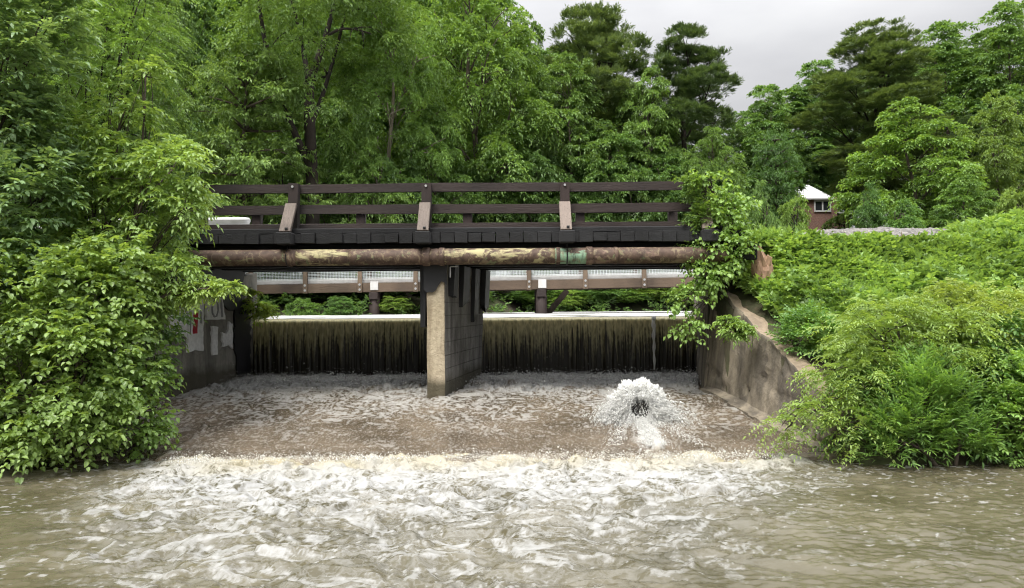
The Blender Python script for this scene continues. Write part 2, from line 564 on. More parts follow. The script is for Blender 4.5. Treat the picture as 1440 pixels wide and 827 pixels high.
wx = fbm(X * 0.9, Y * 1.1, 3, 21) * 0.55
wy = fbm(X * 0.9, Y * 1.1, 3, 31) * 0.45
edge_l = -4.9 + 0.35 * fbm(X * 0.7, Y * 0.7, 2, 3) * 2
el_ = -4.75 + (9.5 - Y) * 0.44
er_ = 3.3 - (9.2 - Y) * 0.60
jag = fbm(X * .7, Y * .9, 4, 40)
inten = sstep(-0.9, 0.7, X - el_ + jag * 1.0) * (1 - sstep(-1.5, 1.5, X - er_ + fbm(X * .6, Y * .9, 4, 41) * 1.1))
inten = inten * (0.62 + 0.38 * sstep(5.0, 9.0, Y))
calm = 0.10 + 0.9 * inten
# chop
z = (ridged((X + wx) * 0.85, (Y + wy) * 1.5, 3, 51) - 0.62) * 0.17 * calm
z += fbm((X + wx) * 2.9, (Y + wy) * 5.0, 4, 61, 0.55) * 0.062 * (0.30 + 0.70 * inten)
z += fbm(X * 9, Y * 14, 2, 71) * 0.012
# the roller where the apron sheet dives under
jx = sstep(-4.75, -4.2, X) * (1 - sstep(3.3, 3.9, X))
front = 9.60 + 0.10 * fbm(X * 1.4, X * 0 + 3, 3, 81)
d_ = Y - front
lump = np.clip(fbm(X * 2.6, Y * 3.0, 5, 91, 0.62) * 1.7 + 0.42, 0, 2)
big_ = np.clip(fbm(X * 0.55, X * 0 + 8, 2, 92) * 1.6 + 0.55, 0.12, 1.3)
roll = np.where(d_ > 0, np.exp(-(d_ / 0.10) ** 2), np.exp(-(d_ / 0.50) ** 2)) * jx
churn = np.where(d_ > 0, 0, np.exp(-(d_ / 1.0) ** 2)) * jx
z += roll * (0.015 + 0.115 * lump * big_) + churn * 0.05 * fbm(X * 5, Y * 6, 3, 93)
# foam cover
lace = rank(ridged((X + wx * 1.2) * 2.9, (Y + wy * 1.2) * 5.0, 4, 101))
lace2 = rank(ridged((X + wx) * 7.5, (Y + wy) * 12.0, 3, 131))
blot = rank(fbm((X + wx) * 1.5, (Y + wy) * 3.2, 5, 111, 0.65))
f2 = fbm(X * 0.55, Y * 0.8, 3, 112)
u_ = rank(0.42 * lace + 0.34 * lace2 + 0.42 * blot + z * 1.6)
c_ = np.clip(inten * (0.46 + 0.30 * sstep(6.8, 9.0, Y)) + churn * 0.28 + f2 * 0.16 * inten + 0.035, 0.02, 0.94)
veil = rank(fbm((X + wx) * 11, (Y + wy) * 19, 3, 141, 0.65))
foam = sstep(1 - c_ - 0.32, 1 - c_ + 0.40, u_) * (0.30 + 0.70 * sstep(0.15, 0.75, veil * 0.6 + u_ * 0.5))
# loose flecks drifting outside the jet
fl = sstep(0.42, 0.58, fbm(X * 8.5, Y * 12.0, 2, 121) + f2 * 0.30 + 0.18 * sstep(7.0, 9.2, Y) * sstep(2.5, 4, X)
           + 0.12 * sstep(-4.0, -5.5, X) * (0.4 + sstep(5, 9, Y)))
foam = np.maximum(foam, fl * 0.9)
# scum raft lodged by the left bank
raft = sstep(0.0, 0.5, 1 - ((X + 6.15) / 0.85) ** 2 - ((Y - 9.0) / 0.42) ** 2 + fbm(X * 2, Y * 3, 3, 5) * 0.8)
foam = np.maximum(foam, raft * 0.75)
tex = 0.40 + 0.75 * rank(fbm(X * 7, Y * 8, 4, 95, 0.65))
foam = np.clip(np.maximum(foam, roll * 1.2 * tex), 0, 1)
cream = np.clip(np.where(d_ > 0, 1, np.exp(-(d_ / 0.55) ** 2)) * jx * (0.35 + 0.65 * rank(fbm(X * 1.3, Y * 2, 3, 97))) + raft * 0.8, 0, 1)
pm = grid_mesh('pool_water', X, Y, z, {'foam': foam, 'cream': cream, 'dens': np.clip(c_ * 1.1 - 0.04, 0, 1)})
tag(link('pool_water', pm, M['pool']), kind='structure')

# ------------------------------------------------------------------ apron: concrete slab and the sheet of water on it
APY = [9.55, 9.75, 13.0, 17.0]
APZ = [-0.06, 0.02, 0.40, 0.44]


def apron_z(y):
    return np.interp(y, APY, APZ)


b = MB()
for (y0, y1) in ((9.6, 13.0), (13.0, 16.9)):
    z0, z1 = float(apron_z(y0)) - 0.06, float(apron_z(y1)) - 0.06
    xl0, xl1 = -6.6, -6.4
    xr0, xr1 = float(wall_x(y0)) + 0.05, float(wall_x(y1)) + 0.05
    b.prism([(xl0, y0, -0.9), (xr0, y0, -0.9), (xr1, y1, -0.9), (xl1, y1, -0.9)],
            [(xl0, y0, z0), (xr0, y0, z0), (xr1, y1, z1), (xl1, y1, z1)])
tag(b.build('spillway_apron', M['apron']), kind='structure')

ax = np.arange(-6.5, 4.3, 0.022)
ay = np.concatenate([np.arange(9.6, 13.2, 0.022), np.arange(13.2, 16.86, 0.03)])
X, Y = np.meshgrid(ax, ay)
wx = fbm(X * 1.2, Y * 0.9, 3, 22) * 0.4
base = apron_z(Y)
up = sstep(12.6, 15.2, Y + fbm(X * 0.5, Y * 0.4, 3, 33) * 1.1)            # turbulence under the fall
mid = sstep(10.3, 12.3, Y + fbm(X * 0.7, Y * 0.5, 3, 34) * 0.7)
z = base + up * ((ridged((X + wx) * 2.3, Y * 2.0, 3, 44) - 0.6) * 0.20 + fbm((X + wx) * 6, Y * 5, 3, 43) * 0.07)
z += fbm((X + wx) * 3.2, Y * 2.4, 3, 45) * 0.030 * (0.35 + mid)
z += fbm(X * 10, Y * 7, 2, 46) * 0.010
l1 = rank(ridged((X + wx) * 6.0, Y * 3.4, 3, 47))
l2 = rank(fbm((X + wx) * 15.0, Y * 8.5, 2, 48, 0.6))
l3 = rank(fbm((X + wx) * 2.2, Y * 1.4, 4, 50))
patch = fbm(X * 0.6, Y * 0.45, 3, 49)
u_ = rank(0.36 * l1 + 0.62 * l2 + 0.25 * l3 + 0.3 * z)
c_ = np.clip(0.22 + 0.18 * mid + 0.40 * up + patch * 0.22, 0.04, 0.9)
foam = np.clip(0.40 + 0.12 * mid + 0.14 * up + patch * 0.10 + (sstep(1 - c_ - 0.25, 1 - c_ + 0.25, u_) - 0.35) * (0.22 + 0.22 * np.maximum(mid, up)), 0, 1)
# spray fan spreading from the boil and the little runnel by the left bank
bx, by = 1.93, 11.3
dx_, dy_ = X - bx, Y - by
down = (by - Y).clip(0, 9)
streak = rank(fbm(dx_ / (0.25 + down * 0.35) * 4.5, Y * 2.2, 4, 14, 0.65))
fan = np.exp(-(dx_ / (0.16 + down * 0.13)) ** 2) * sstep(0.2, -0.1, dy_) * sstep(-1.75, -1.2, dy_)
fan = np.maximum(fan, 0.45 * np.exp(-((np.abs(dx_) - 0.40 - down * 0.22) / 0.14) ** 2) * sstep(0.2, -0.1, dy_) * sstep(-1.5, -0.7, dy_))
fan = np.maximum(fan, np.exp(-(dx_ ** 2 / 0.30 + (dy_ - 0.05) ** 2 / 0.22)))
fan = fan * sstep(0.25, 0.75, streak * 0.7 + fan * 0.45)
run_x = np.interp(Y, [9.8, 10.6, 11.6], [-4.62, -4.55, -4.72])
run = np.exp(-((X - run_x + fbm(X * 3, Y * 3, 2, 6) * 0.1) / 0.06) ** 2) * sstep(11.8, 11.5, Y)
foam = np.clip(np.maximum(np.maximum(foam, fan * 1.2), run * (0.5 + 0.5 * fbm(X * 7, Y * 7, 2, 8))), 0, 1)
z += fan * (0.03 + 0.07 * streak) + run * 0.03
tail = sstep(10.0, 9.75, Y) * sstep(-4.9, -4.5, X) * sstep(3.6, 3.2, X)
cream = np.clip(0.25 * (1 - up) + tail, 0, 1)
foam = np.maximum(foam, tail * (0.55 + 0.4 * fbm(X * 5, Y * 5, 3, 9)))
xr = wall_x(Y) - 0.0
keep = ((X < xr) & (X > -6.6))[:-1, :-1]
am = grid_mesh('apron_water', X, Y, z, {'foam': foam, 'cream': cream}, keep=keep)
tag(link('apron_water', am, M['apron_water']), kind='structure')

# ------------------------------------------------------------------ weir wall, falling curtain, pond
WL, WR, WY = -6.2, 4.45, 16.8
CREST = 1.70
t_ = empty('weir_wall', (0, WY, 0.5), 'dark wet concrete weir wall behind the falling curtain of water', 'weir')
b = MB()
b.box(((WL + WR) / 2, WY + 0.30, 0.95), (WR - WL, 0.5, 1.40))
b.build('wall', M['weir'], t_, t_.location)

# the nappe: from the pond over a rounded lip and down
nv = 64
u = np.linspace(0, 1, nv)
s = np.concatenate([np.linspace(0, 0.22, 12), np.linspace(0.22, 1, nv - 11)[1:]])
sy = np.where(s < 0.22, WY + 0.26 - s / 0.22 * 0.34, 0)
ang = np.clip((s - 0.22) / 0.10, 0, 1) * np.pi / 2
py = np.where(s < 0.22, WY + 0.07 - s / 0.22 * 0.05, WY + 0.02 - 0.09 * np.sin(ang) - np.clip(s - 0.32, 0, 1) * 0.10)
pz = np.where(s < 0.22, CREST + 0.03 - (s / 0.22) ** 2 * 0.022, CREST + 0.008 - 0.09 * (1 - np.cos(ang)) - np.clip(s - 0.32, 0, 1) / 0.68 * 1.10)
cx = np.arange(WL, WR, 0.011)
X, S = np.meshgrid(cx, s)
PY = np.repeat(py[:, None], len(cx), 1); PZ = np.repeat(pz[:, None], len(cx), 1)
drop = np.clip((S - 0.27) / 0.73, 0, 1)
rib = fbm(X * 9.5, S * 0.35 + fbm(X * 3, S * 0, 2, 207) * 0.3, 3, 201)
rib2 = fbm(X * 27, S * 0.9, 2, 202)
fall_ = sstep(0.0, 0.1, S - 0.24)
PY = PY - fall_ * (rib * 0.03 + rib2 * 0.012)
st = rib * 0.65 + rib2 * 0.55 + fbm(X * 0.8, S * 0, 2, 203) * 0.25
thin = -0.62 + 0.86 * drop ** 0.6
fo = sstep(thin - 0.02, thin + 0.22, st + fbm(X * 30, S * 20, 2, 204) * 0.16)
fo = fo * (1 - 0.30 * drop) * (0.6 + 0.4 * sstep(-0.25, 0.3, fbm(X * 16, S * 9, 3, 205)))
thr = sstep(0.22, 0.5, perlin(X * 33 + fbm(X * 5, S * 1.0, 2, 208) * 1.5, S * 0.35, 206)) * sstep(-0.2, 0.3, fbm(X * 2.5, S * 2.5, 2, 209) + 0.5 - 0.75 * drop)
fo = np.maximum(fo * (1.0 - 0.40 * drop), thr * (0.95 - 0.45 * drop))
fo = np.maximum(fo, sstep(0.33, 0.24, S) * 0.85)
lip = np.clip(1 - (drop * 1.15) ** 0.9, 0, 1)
# one thicker solid jet of water
jet = np.exp(-((X - 3.19) / 0.035) ** 2) * sstep(0.2, 0.26, S)
fo = np.maximum(fo, jet * (0.75 + 0.3 * rib2)); PY = PY - jet * 0.07
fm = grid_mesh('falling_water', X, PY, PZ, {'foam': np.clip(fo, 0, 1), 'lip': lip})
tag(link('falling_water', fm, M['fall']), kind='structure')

# pond, hardly moving, sliding toward the crest
px2 = axis(-7, 6, 0.07, -40, 40, 1.25)
py2 = np.concatenate([np.arange(WY + 0.06, 21, 0.07), np.arange(21, 45, 0.25)])
X, Y = np.meshgrid(px2, py2)
z = CREST + 0.03 + fbm(X * 0.7, Y * 1.6, 3, 301) * 0.012 + fbm(X * 2.5, Y * 4.5, 2, 302) * 0.006
foam = sstep(-0.30, 0.12, fbm(X * 0.30, Y * 1.2, 4, 303) + 0.12) * 0.9  # white sky reflection painted in as nearly full foam cover
xlim = (Y < 17.4)
keep = ~(((X < WL - 0.02) | (X > WR + 0.05)) & xlim)[:-1, :-1]
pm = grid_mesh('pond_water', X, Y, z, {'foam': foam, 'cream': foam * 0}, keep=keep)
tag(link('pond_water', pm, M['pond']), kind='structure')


# ------------------------------------------------------------------ white water in the air
def drops_mesh(name, pts, sizes, stretch=None):
    """Small irregular octahedra: flung drops of water."""
    o6 = np.array([[1, 0, 0], [0, 1, 0], [-1, 0, 0], [0, -1, 0], [0, 0, 1], [0, 0, -1]], float)
    tri = np.array([[0, 1, 4], [1, 2, 4], [2, 3, 4], [3, 0, 4], [1, 0, 5], [2, 1, 5], [3, 2, 5], [0, 3, 5]])
    n = len(pts)
    rs = np.random.RandomState(5)
    sc = sizes[:, None, None] * (0.6 + 0.8 * rs.rand(n, 6, 1))
    v = o6[None] * sc
    if stretch is not None:
        d = nrm(stretch)
        v = v + d[:, None, :] * (v @ d[:, :, None]) * 2.6
    v = v + pts[:, None, :]
    q = tri[None] + (np.arange(n) * 6)[:, None, None]
    return np_mesh(name, v.reshape(-1, 3), q.reshape(-1, 3), smooth=True)


rs = np.random.RandomState(3)
org = np.array([1.93, 11.25, 0.20])
P, SZ, ST = [], [], []
NJ = 1700
for j in range(NJ):
    th = rs.uniform(-0.12, 1.12) * np.pi                 # fan across the picture, rising from the block
    lean = rs.normal(0.25, 0.30)
    vert = rs.uniform(0.75, 1.0)
    sp = rs.uniform(2.2, 3.55) * (0.86 + 0.14 * abs(math.sin(th)))
    d = np.array([math.cos(th) * 0.30, lean * 0.40, 0.35 + abs(math.sin(th)) * 0.95])
    v0 = d / np.linalg.norm(d) * sp * vert
    T = (v0[2] + math.sqrt(max(v0[2] ** 2 + 2 * 9.81 * 0.15, 0))) / 9.81
    n = rs.randint(30, 60)
    tt = np.sort(rs.uniform(0.30, 1.0, n)) * T
    pos = org + np.array([rs.normal(0, 0.12), rs.normal(0, 0.06), 0]) + v0 * tt[:, None] + np.array([0, 0, -4.905]) * (tt ** 2)[:, None]
    pos += rs.normal(0, 0.016, pos.shape)
    vel = v0 + np.array([0, 0, -9.81]) * tt[:, None]
    P.append(pos); ST.append(vel)
    SZ.append(rs.gamma(1.2, 0.0017, n) + 0.0014)
P, SZ, ST = np.concatenate(P), np.concatenate(SZ), np.concatenate(ST)
ok = P[:, 2] > apron_z(P[:, 1]) - 0.02
# the hollow facing the bank stays open so the dark block shows
hole = ((P[:, 0] - 1.92) / 0.165) ** 2 + ((P[:, 2] - 0.44) / 0.18) ** 2 < 1 + 0.5 * rs.normal(0, 0.5, len(P))
ok &= ~(hole & (P[:, 1] < 11.6) & (rs.rand(len(P)) < 0.985))
splash = link('splash', drops_mesh('splash', P[ok], SZ[ok], ST[ok]), M['spray'])
tag(splash, 'white fountain of water bursting up from the apron beneath the thin jet', 'splash', kind='stuff')
# body of the fountain: a ragged arch of white water with legs spreading to the apron
na, nb = 320, 130
A_, B_ = np.meshgrid(np.linspace(-0.12, 1.12, na) * np.pi, np.linspace(0, 2 * np.pi, nb))
rx, rz = 0.30, 0.42
leg = sstep(0.25, -0.25, np.sin(A_))
cxx = np.cos(A_) * (rx + 0.22 * leg); czz = 0.34 + np.sin(A_) * rz * 0.72 - leg * 0.06
mr_ = 0.140 + 0.040 * np.sin(A_) - 0.05 * leg
nz = fbm(A_ * 3.2 + 9, np.cos(B_) * 2.2 + np.sin(B_) * 1.1, 4, 61, 0.65) + 0.55 * fbm(A_ * 9, np.sin(B_) * 5 + np.cos(B_) * 2, 5, 62, 0.72) + 0.35 * np.clip(fbm(A_ * 14, np.cos(B_) * 3, 3, 63), 0, 1)
mr_ = mr_ * (1 + 0.95 * nz)
V = np.stack([1.93 + cxx + np.cos(A_) * np.cos(B_) * mr_, 11.36 + np.sin(B_) * mr_ * 0.8 + 0.10 * np.sin(A_), czz + np.sin(A_) * np.cos(B_) * mr_], -1)
link("splash_body", grid_mesh('splash_body', V[..., 0], V[..., 1], V[..., 2]), M['spray'], splash)
b = MB()
b.prism([(1.76, 11.25, 0.10), (2.10, 11.22, 0.10), (2.13, 11.6, 0.12), (1.74, 11.62, 0.12)],
        [(1.81, 11.30, 0.46), (2.06, 11.28, 0.52), (2.07, 11.52, 0.56), (1.80, 11.55, 0.50)])
o = b.build('boulder', M['weir'], cuts=3, rough=0.04)
tag(o, 'dark wet boulder at the heart of the fountain on the apron', 'boulder')

# the one thin jet that shoots over the lip
tt = np.linspace(0, 1, 26)
mb = MB()
mb.tube([Vector((3.19 - 0.05 * q + 0.006 * math.sin(q * 23), 16.70 - 0.30 * q, 1.72 - 1.16 * q ** 1.35)) for q in tt], [0.050 - 0.028 * q + 0.008 * math.sin(q * 31) for q in tt], 9)
o = mb.build('water_jet', M['spray']); tag(o, kind='structure')

# froth thrown up along the foot of the fall and on the roller
P, SZ = [], []
n = 16000
x = rs.uniform(-6.0, 4.1, n); y = 16.35 - rs.gamma(1.6, 0.35, n)
P.append(np.stack([x, y, apron_z(y) + rs.gamma(1.2, 0.035, n) + 0.02 + 0.08 * np.clip(fbm(x * 1.7, y, 3, 77), 0, 1)], -1)); SZ.append(rs.gamma(1.4, 0.0026, n) + 0.002)
n = 7000
x = rs.uniform(-4.4, 3.3, n); y = rs.normal(9.45, 0.14, n)
P.append(np.stack([x, y, 0.06 + rs.gamma(1.2, 0.04, n) * (0.5 + np.clip(fbm(x * 2.2, x * 0, 3, 78), 0, 1))], -1)); SZ.append(rs.gamma(1.4, 0.0018, n) + 0.0016)
n = 6000                                             # arms of the fan sliding off down the apron
k = rs.uniform(0, 1, n); sgn = rs.choice([-1, 1, 0.1, -0.1, 0.0, 0.05, -0.05, 0.0], n)
x = 1.93 + sgn * (0.18 + k * 0.42) + rs.normal(0, 0.07, n); y = 11.2 - k * 1.2
P.append(np.stack([x, y, apron_z(y) + 0.05 + rs.gamma(1.2, 0.035, n) * (1.3 - k)], -1)); SZ.append(rs.gamma(1.4, 0.002, n) + 0.002)
o = link('foam', drops_mesh('foam', np.concatenate(P), np.concatenate(SZ)), M['spray'])
tag(o, kind='stuff')

# ------------------------------------------------------------------ wing wall on the right bank
wl = empty('wing_wall', (4.0, 11.5, 0.0), 'tan weathered concrete wing wall sloping down to the pool below the weed bank', 'wall')
yy = np.concatenate([np.linspace(9.55, 13.9, 60)])
zz = np.linspace(0, 1, 40)
Yg, Tg = np.meshgrid(yy, zz)
xb = wall_x(Yg); zb = -0.4
topz = wall_top(Yg) + fbm(Yg * 2.4, Yg * 0, 4, 7) * 0.07
Zg = zb + (topz - zb) * Tg
batter = 0.36 * (Zg - zb) / 2.7
Xg = xb + batter + fbm(Yg * 1.6, Zg * 1.6, 4, 8) * 0.035 + fbm(Yg * 6, Zg * 6, 3, 9) * 0.012
spall = sstep(0.12, 0.2, fbm(Yg * 1.1 + 4, Zg * 1.3, 4, 19))
Xg = Xg + spall * 0.04 + sstep(0.25, 0.3, fbm(Yg * 0.8 + 1, Zg * 2.2, 4, 29)) * 0.02
face = grid_mesh('wall', Xg, Yg, Zg)
o = link('wall', face, M['wing'], wl)
me = o.data
bm = bmesh.new(); bm.from_mesh(me)
# thicken: crest strip, back and ends
ny, nx = Xg.shape
bm.verts.ensure_lookup_table()
av_ = list(bm.verts)
top = [av_[(ny - 1) * nx + i] for i in range(nx)]
botm = [av_[i] for i in range(nx)]
back_t = [bm.verts.new((v.co.x + 0.30, v.co.y + 0.02, v.co.z - 0.03)) for v in top]
back_b = [bm.verts.new((v.co.x + 0.62, v.co.y, v.co.z)) for v in botm]
for i in range(nx - 1):
    bm.faces.new((top[i], top[i + 1], back_t[i + 1], back_t[i])).material_index = 1
    bm.faces.new((back_t[i], back_t[i + 1], back_b[i + 1], back_b[i]))
for i in (0, nx - 1):
    col_ = [av_[r_ * nx + i] for r_ in range(ny)]
    bm.faces.new(col_ + [back_t[i], back_b[i]])
bmesh.ops.recalc_face_normals(bm, faces=bm.faces[:])
for v in bm.verts:
    v.co -= wl.location
bm.to_mesh(me); bm.free()
me.materials.append(M['wing_top'])
# broken ledge at its foot and the end block
b = MB()
ys = np.linspace(9.75, 13.7, 22)
for y0, y1 in zip(ys[:-1], ys[1:]):
    w0 = 0.05 + 0.09 * (0.5 + 0.5 * math.sin(y0 * 1.7 + 1)) * random.uniform(0.5, 1.4)
    z0, z1 = float(apron_z(y0)) + 0.035, float(apron_z(y1)) + 0.035
    xa, xc = float(wall_x(y0)), float(wall_x(y1))
    b.prism([(xa - w0, y0, z0 - 0.2), (xa + 0.1, y0, z0 - 0.2), (xc + 0.1, y1 - 0.004, z1 - 0.2), (xc - w0 * 0.97, y1 - 0.004, z1 - 0.2)],
            [(xa - w0, y0, z0), (xa + 0.1, y0, z0 + 0.05), (xc + 0.1, y1 - 0.004, z1 + 0.05), (xc - w0 * 0.97, y1 - 0.004, z1)])
b.build('ledge', M['wing'], wl, wl.location, cuts=1, rough=0.02)
b = MB()
b.prism([(3.2, 9.52, -0.5), (4.5, 9.52, -0.5), (4.6, 9.78, -0.5), (3.2, 9.78, -0.5)],
        [(3.25, 9.54, 0.02), (4.5, 9.54, 0.05), (4.6, 9.76, 0.06), (3.25, 9.76, 0.035)])
b.build('sill', M['wing'], wl, wl.location, cuts=2, rough=0.015)

# abutment under the right end of the bridge
ra = empty('bridge_abutment', (4.2, 15.3, 0.0), 'plain concrete abutment under the vine-covered end of the bridge', 'abutment')
b = MB()
b.prism([(3.49, 13.92, -0.5), (5.2, 13.92, -0.5), (5.2, 17.6, -0.5), (4.28, 17.6, -0.5)],
        [(3.84, 13.92, 2.78), (5.2, 13.92, 2.78), (5.2, 17.6, 2.78), (4.34, 17.6, 2.78)])
b.build('wall', M['wing'], ra, ra.location, cuts=4, rough=0.015)

# ------------------------------------------------------------------ left abutment with painted patches
A0 = np.array([-6.42, 11.6]); A1 = np.array([-5.80, 16.95])
la = empty('bridge_abutment', (-6.2, 14.5, 0.0), 'grey stained concrete abutment with white painted patches beside the left bush', 'abutment')
b = MB()
b.prism([(A0[0], A0[1], -0.5), (A1[0], A1[1], -0.5), (-7.6, 16.95, -0.5), (-7.6, 11.6, -0.5)],
        [(A0[0] - 0.03, A0[1], 2.0), (A1[0] - 0.05, A1[1], 2.78), (-7.6, 16.95, 2.78), (-7.6, 11.6, 2.0)])
b.build('wall', M['abut'], la, la.location, cuts=5, rough=0.012)
adir = nrm(np.array([A1 - A0]))[0]
anor = np.array([adir[1], -adir[0]])


def on_abut(px, py, off=0.012):
    d = ray(px, py)
    # intersect the ray with the wall's face
    A = np.array([[d.x, -adir[0]], [1.0, -adir[1]]])
    tt = np.linalg.solve(A, A0 + anor * 0.0)
    p = EYE + d * float(tt[0])
    return Vector((p.x + anor[0] * off, p.y + anor[1] * off, p.z))


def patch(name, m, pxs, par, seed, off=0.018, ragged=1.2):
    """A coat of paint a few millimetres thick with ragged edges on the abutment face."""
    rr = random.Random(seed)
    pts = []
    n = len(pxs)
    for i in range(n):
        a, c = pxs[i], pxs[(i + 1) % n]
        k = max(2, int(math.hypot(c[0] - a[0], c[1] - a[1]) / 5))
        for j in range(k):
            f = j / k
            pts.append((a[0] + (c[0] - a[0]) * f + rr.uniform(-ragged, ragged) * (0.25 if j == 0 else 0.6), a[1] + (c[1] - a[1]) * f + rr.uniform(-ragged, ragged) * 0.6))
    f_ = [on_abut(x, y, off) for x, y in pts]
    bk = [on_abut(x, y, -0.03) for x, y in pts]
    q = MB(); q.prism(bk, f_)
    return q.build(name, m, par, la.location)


p1 = patch('paint_patch', M['white_paint'], [(268, 408), (286, 412), (285, 494), (274, 492), (263, 496), (265, 440)], la, 1)
patch('lettering', M['red_paint'], [(271, 440), (277, 439), (276, 468), (270, 470)], p1, 2, 0.024, 1.4)
patch('lettering', M['grey_paint'], [(280, 436), (282.5, 436), (282.5, 455), (280, 455)], p1, 3, 0.024, 0.8)
patch('lettering', M['grey_paint'], [(266, 438), (268, 438), (267, 470), (265.5, 470)], p1, 4, 0.024, 0.5)
patch('paint_patch', M['white_paint'], [(236, 436), (262, 432), (262, 474), (250, 470), (236, 468)], la, 5)
p3 = patch('paint_patch', M['white_paint'], [(290, 418), (312, 418), (316, 449), (290, 450)], la, 6)
for k, (xa, ya, xb_, yb_) in enumerate([(301 + 4.5 * math.cos(q), 434 + 12 * math.sin(q), 301 + 4.5 * math.cos(q + 0.8), 434 + 12 * math.sin(q + 0.8)) for q in np.arange(-2.2, 3.3, 0.8)] + [(309, 421, 311, 446)]):
    dx, dy = (xb_ - xa), (yb_ - ya); l = math.hypot(dx, dy); nx_, ny_ = -dy / l * 0.9, dx / l * 0.9
    patch('lettering', M['grey_paint'], [(xa + nx_, ya + ny_), (xb_ + nx_, yb_ + ny_), (xb_ - nx_, yb_ - ny_), (xa - nx_, ya - ny_)], p3, 20 + k, 0.024 + k * 0.001, 0.4)
patch('paint_patch', M['white_paint'], [(298, 459), (306, 460), (305, 499), (298, 500)], la, 7)
patch('paint_patch', M['white_paint'], [(312, 466), (318, 470), (322, 452), (327, 456), (327, 490), (320, 484), (313, 489)], la, 8, 0.018, 2.2)
patch('dark_patch', M['tar'], [(233, 378), (345, 380), (338, 432), (322, 438), (300, 404), (268, 402), (233, 410)], la, 9, 0.010, 2.5)  # ragged black patch along the head of the wall
patch('dark_patch', M['tar'], [(330, 428), (352, 420), (352, 535), (334, 528), (329, 470)], la, 10, 0.012, 2.5)  # ragged black strip down the wall's upstream corner

# ------------------------------------------------------------------ pier in mid channel
pr = empty('bridge_pier', (-1.3, 14.6, 0.4), 'concrete wedge-nosed pier with a black tarred head standing mid channel', 'pier')
b = MB()
b.prism([(-1.51, 13.10, 0.1), (-1.20, 13.10, 0.1), (-1.20, 13.16, 0.1), (-1.51, 13.16, 0.1)],
        [(-1.51, 13.10, 2.78), (-1.20, 13.10, 2.78), (-1.20, 13.16, 2.78), (-1.51, 13.16, 2.78)])
b.build('pier_nose', M['concrete'], pr, pr.location, cuts=8, rough=0.010)
b = MB()
b.prism([(-1.51, 13.163, 0.1), (-1.20, 13.163, 0.1), (-0.70, 16.2, 0.1), (-1.80, 16.2, 0.1)],
        [(-1.51, 13.163, 2.77), (-1.20, 13.163, 2.77), (-0.60, 16.2, 2.77), (-1.80, 16.2, 2.77)])
b.build('pier_body', M['pier_grey'], pr, pr.location, cuts=8, rough=0.012)
# tar wrapped round the head, with drips down the side
b = MB()
rr = random.Random(4)
ring_t = [(-1.56, 13.06), (-1.16, 13.05), (-1.13, 13.5)]
prof = []
for i in range(9):
    f = i / 8
    prof.append((-1.56 + 0.41 * f, 13.055, 2.33 - 0.07 * math.sin(f * 6) + rr.uniform(-0.05, 0.05)))
for p_, q_ in zip(prof[:-1], prof[1:]):
    b.prism([(p_[0], 13.055, p_[2]), (q_[0], 13.055, q_[2]), (q_[0], 13.12, q_[2]), (p_[0], 13.12, p_[2])],
            [(p_[0], 13.05, 2.775), (q_[0], 13.05, 2.775), (q_[0], 13.12, 2.775), (p_[0], 13.12, 2.775)])
b.box((-1.585, 13.5, 2.2), (0.09, 0.5, 1.13), jit=0.02)
b.build('tar_cap', M['tar'], pr, pr.location)
sd = nrm(np.array([[0.5, 3.04]]))[0]; sn = np.array([sd[1], -sd[0]])
for k, (s0, w, zb_, th) in enumerate(((0.25, 0.30, 2.25, 0.05), (1.0, 0.55, 2.05, 0.045), (1.95, 0.42, 1.75, 0.06), (2.75, 0.45, 1.95, 0.12))):
    b = MB()
    p0 = np.array([-1.20, 13.163]) + sd * s0; p1_ = p0 + sd * w
    lo = [(p0 + sd * w * f, zb_ + rr.uniform(-0.12, 0.1)) for f in (0, 0.25, 0.5, 0.75, 1)]
    slant = 0.025 * 0
    q0 = [(p[0] + sn[0] * (th + 0.05), p[1] + sn[1] * (th + 0.05), z_) for p, z_ in lo]
    q1 = [(p[0] + sn[0] * (th + 0.09), p[1] + sn[1] * (th + 0.09), 2.765) for p, z_ in lo]
    q0b = [(p[0] - sn[0] * 0.03, p[1] - sn[1] * 0.03, z_) for p, z_ in reversed(lo)]
    q1b = [(p[0] - sn[0] * 0.03, p[1] - sn[1] * 0.03, 2.765) for p, z_ in reversed(lo)]
    b.prism(q0 + q0b, q1 + q1b)
    b.build('tar_drip', M['tar'], pr, pr.location)
b = MB()
b.box((-1.02, 13.1, 2.70), (0.13, 0.10, 0.015)); b.box((-1.09, 13.1, 2.60), (0.015, 0.10, 0.185))
b.build('bracket', M['bolt'], pr, pr.location)
# ------------------------------------------------------------------ timber bridge
BY0, BY1 = 13.3, 16.5                                    # near and far railing lines
br = empty('timber_bridge', (-1.5, 14.9, 2.78), 'dark creosoted timber bridge with three-rail railings spanning the weir', 'bridge')
BL = br.location
b = MB()
for yb in (13.22, 13.75, 14.7, 15.6, 16.3):
    b.box((-1.75, yb, 2.945), (12.2, 0.30, 0.32), bev=0.015)
b.build('girder', M['creosote'], br, BL)
b = MB()
x = -7.9
while x < 4.05:
    w = 0.234 + random.uniform(-0.010, 0.004)
    b.box((x, 14.87 + random.uniform(-0.035, 0.035), 3.197), (w, 4.02, 0.18 + random.uniform(-0.03, 0.012)), bev=0.003, jit=0.004)
    x += 0.242
b.build('deck', M['creosote'], br, BL)
b = MB()
b.box((-1.9, 13.10, 3.335), (11.9, 0.2, 0.10), bev=0.015)
b.box((-1.9, 16.72, 3.335), (11.9, 0.2, 0.10), bev=0.015)
b.build('kerb', M['creosote'], br, BL)

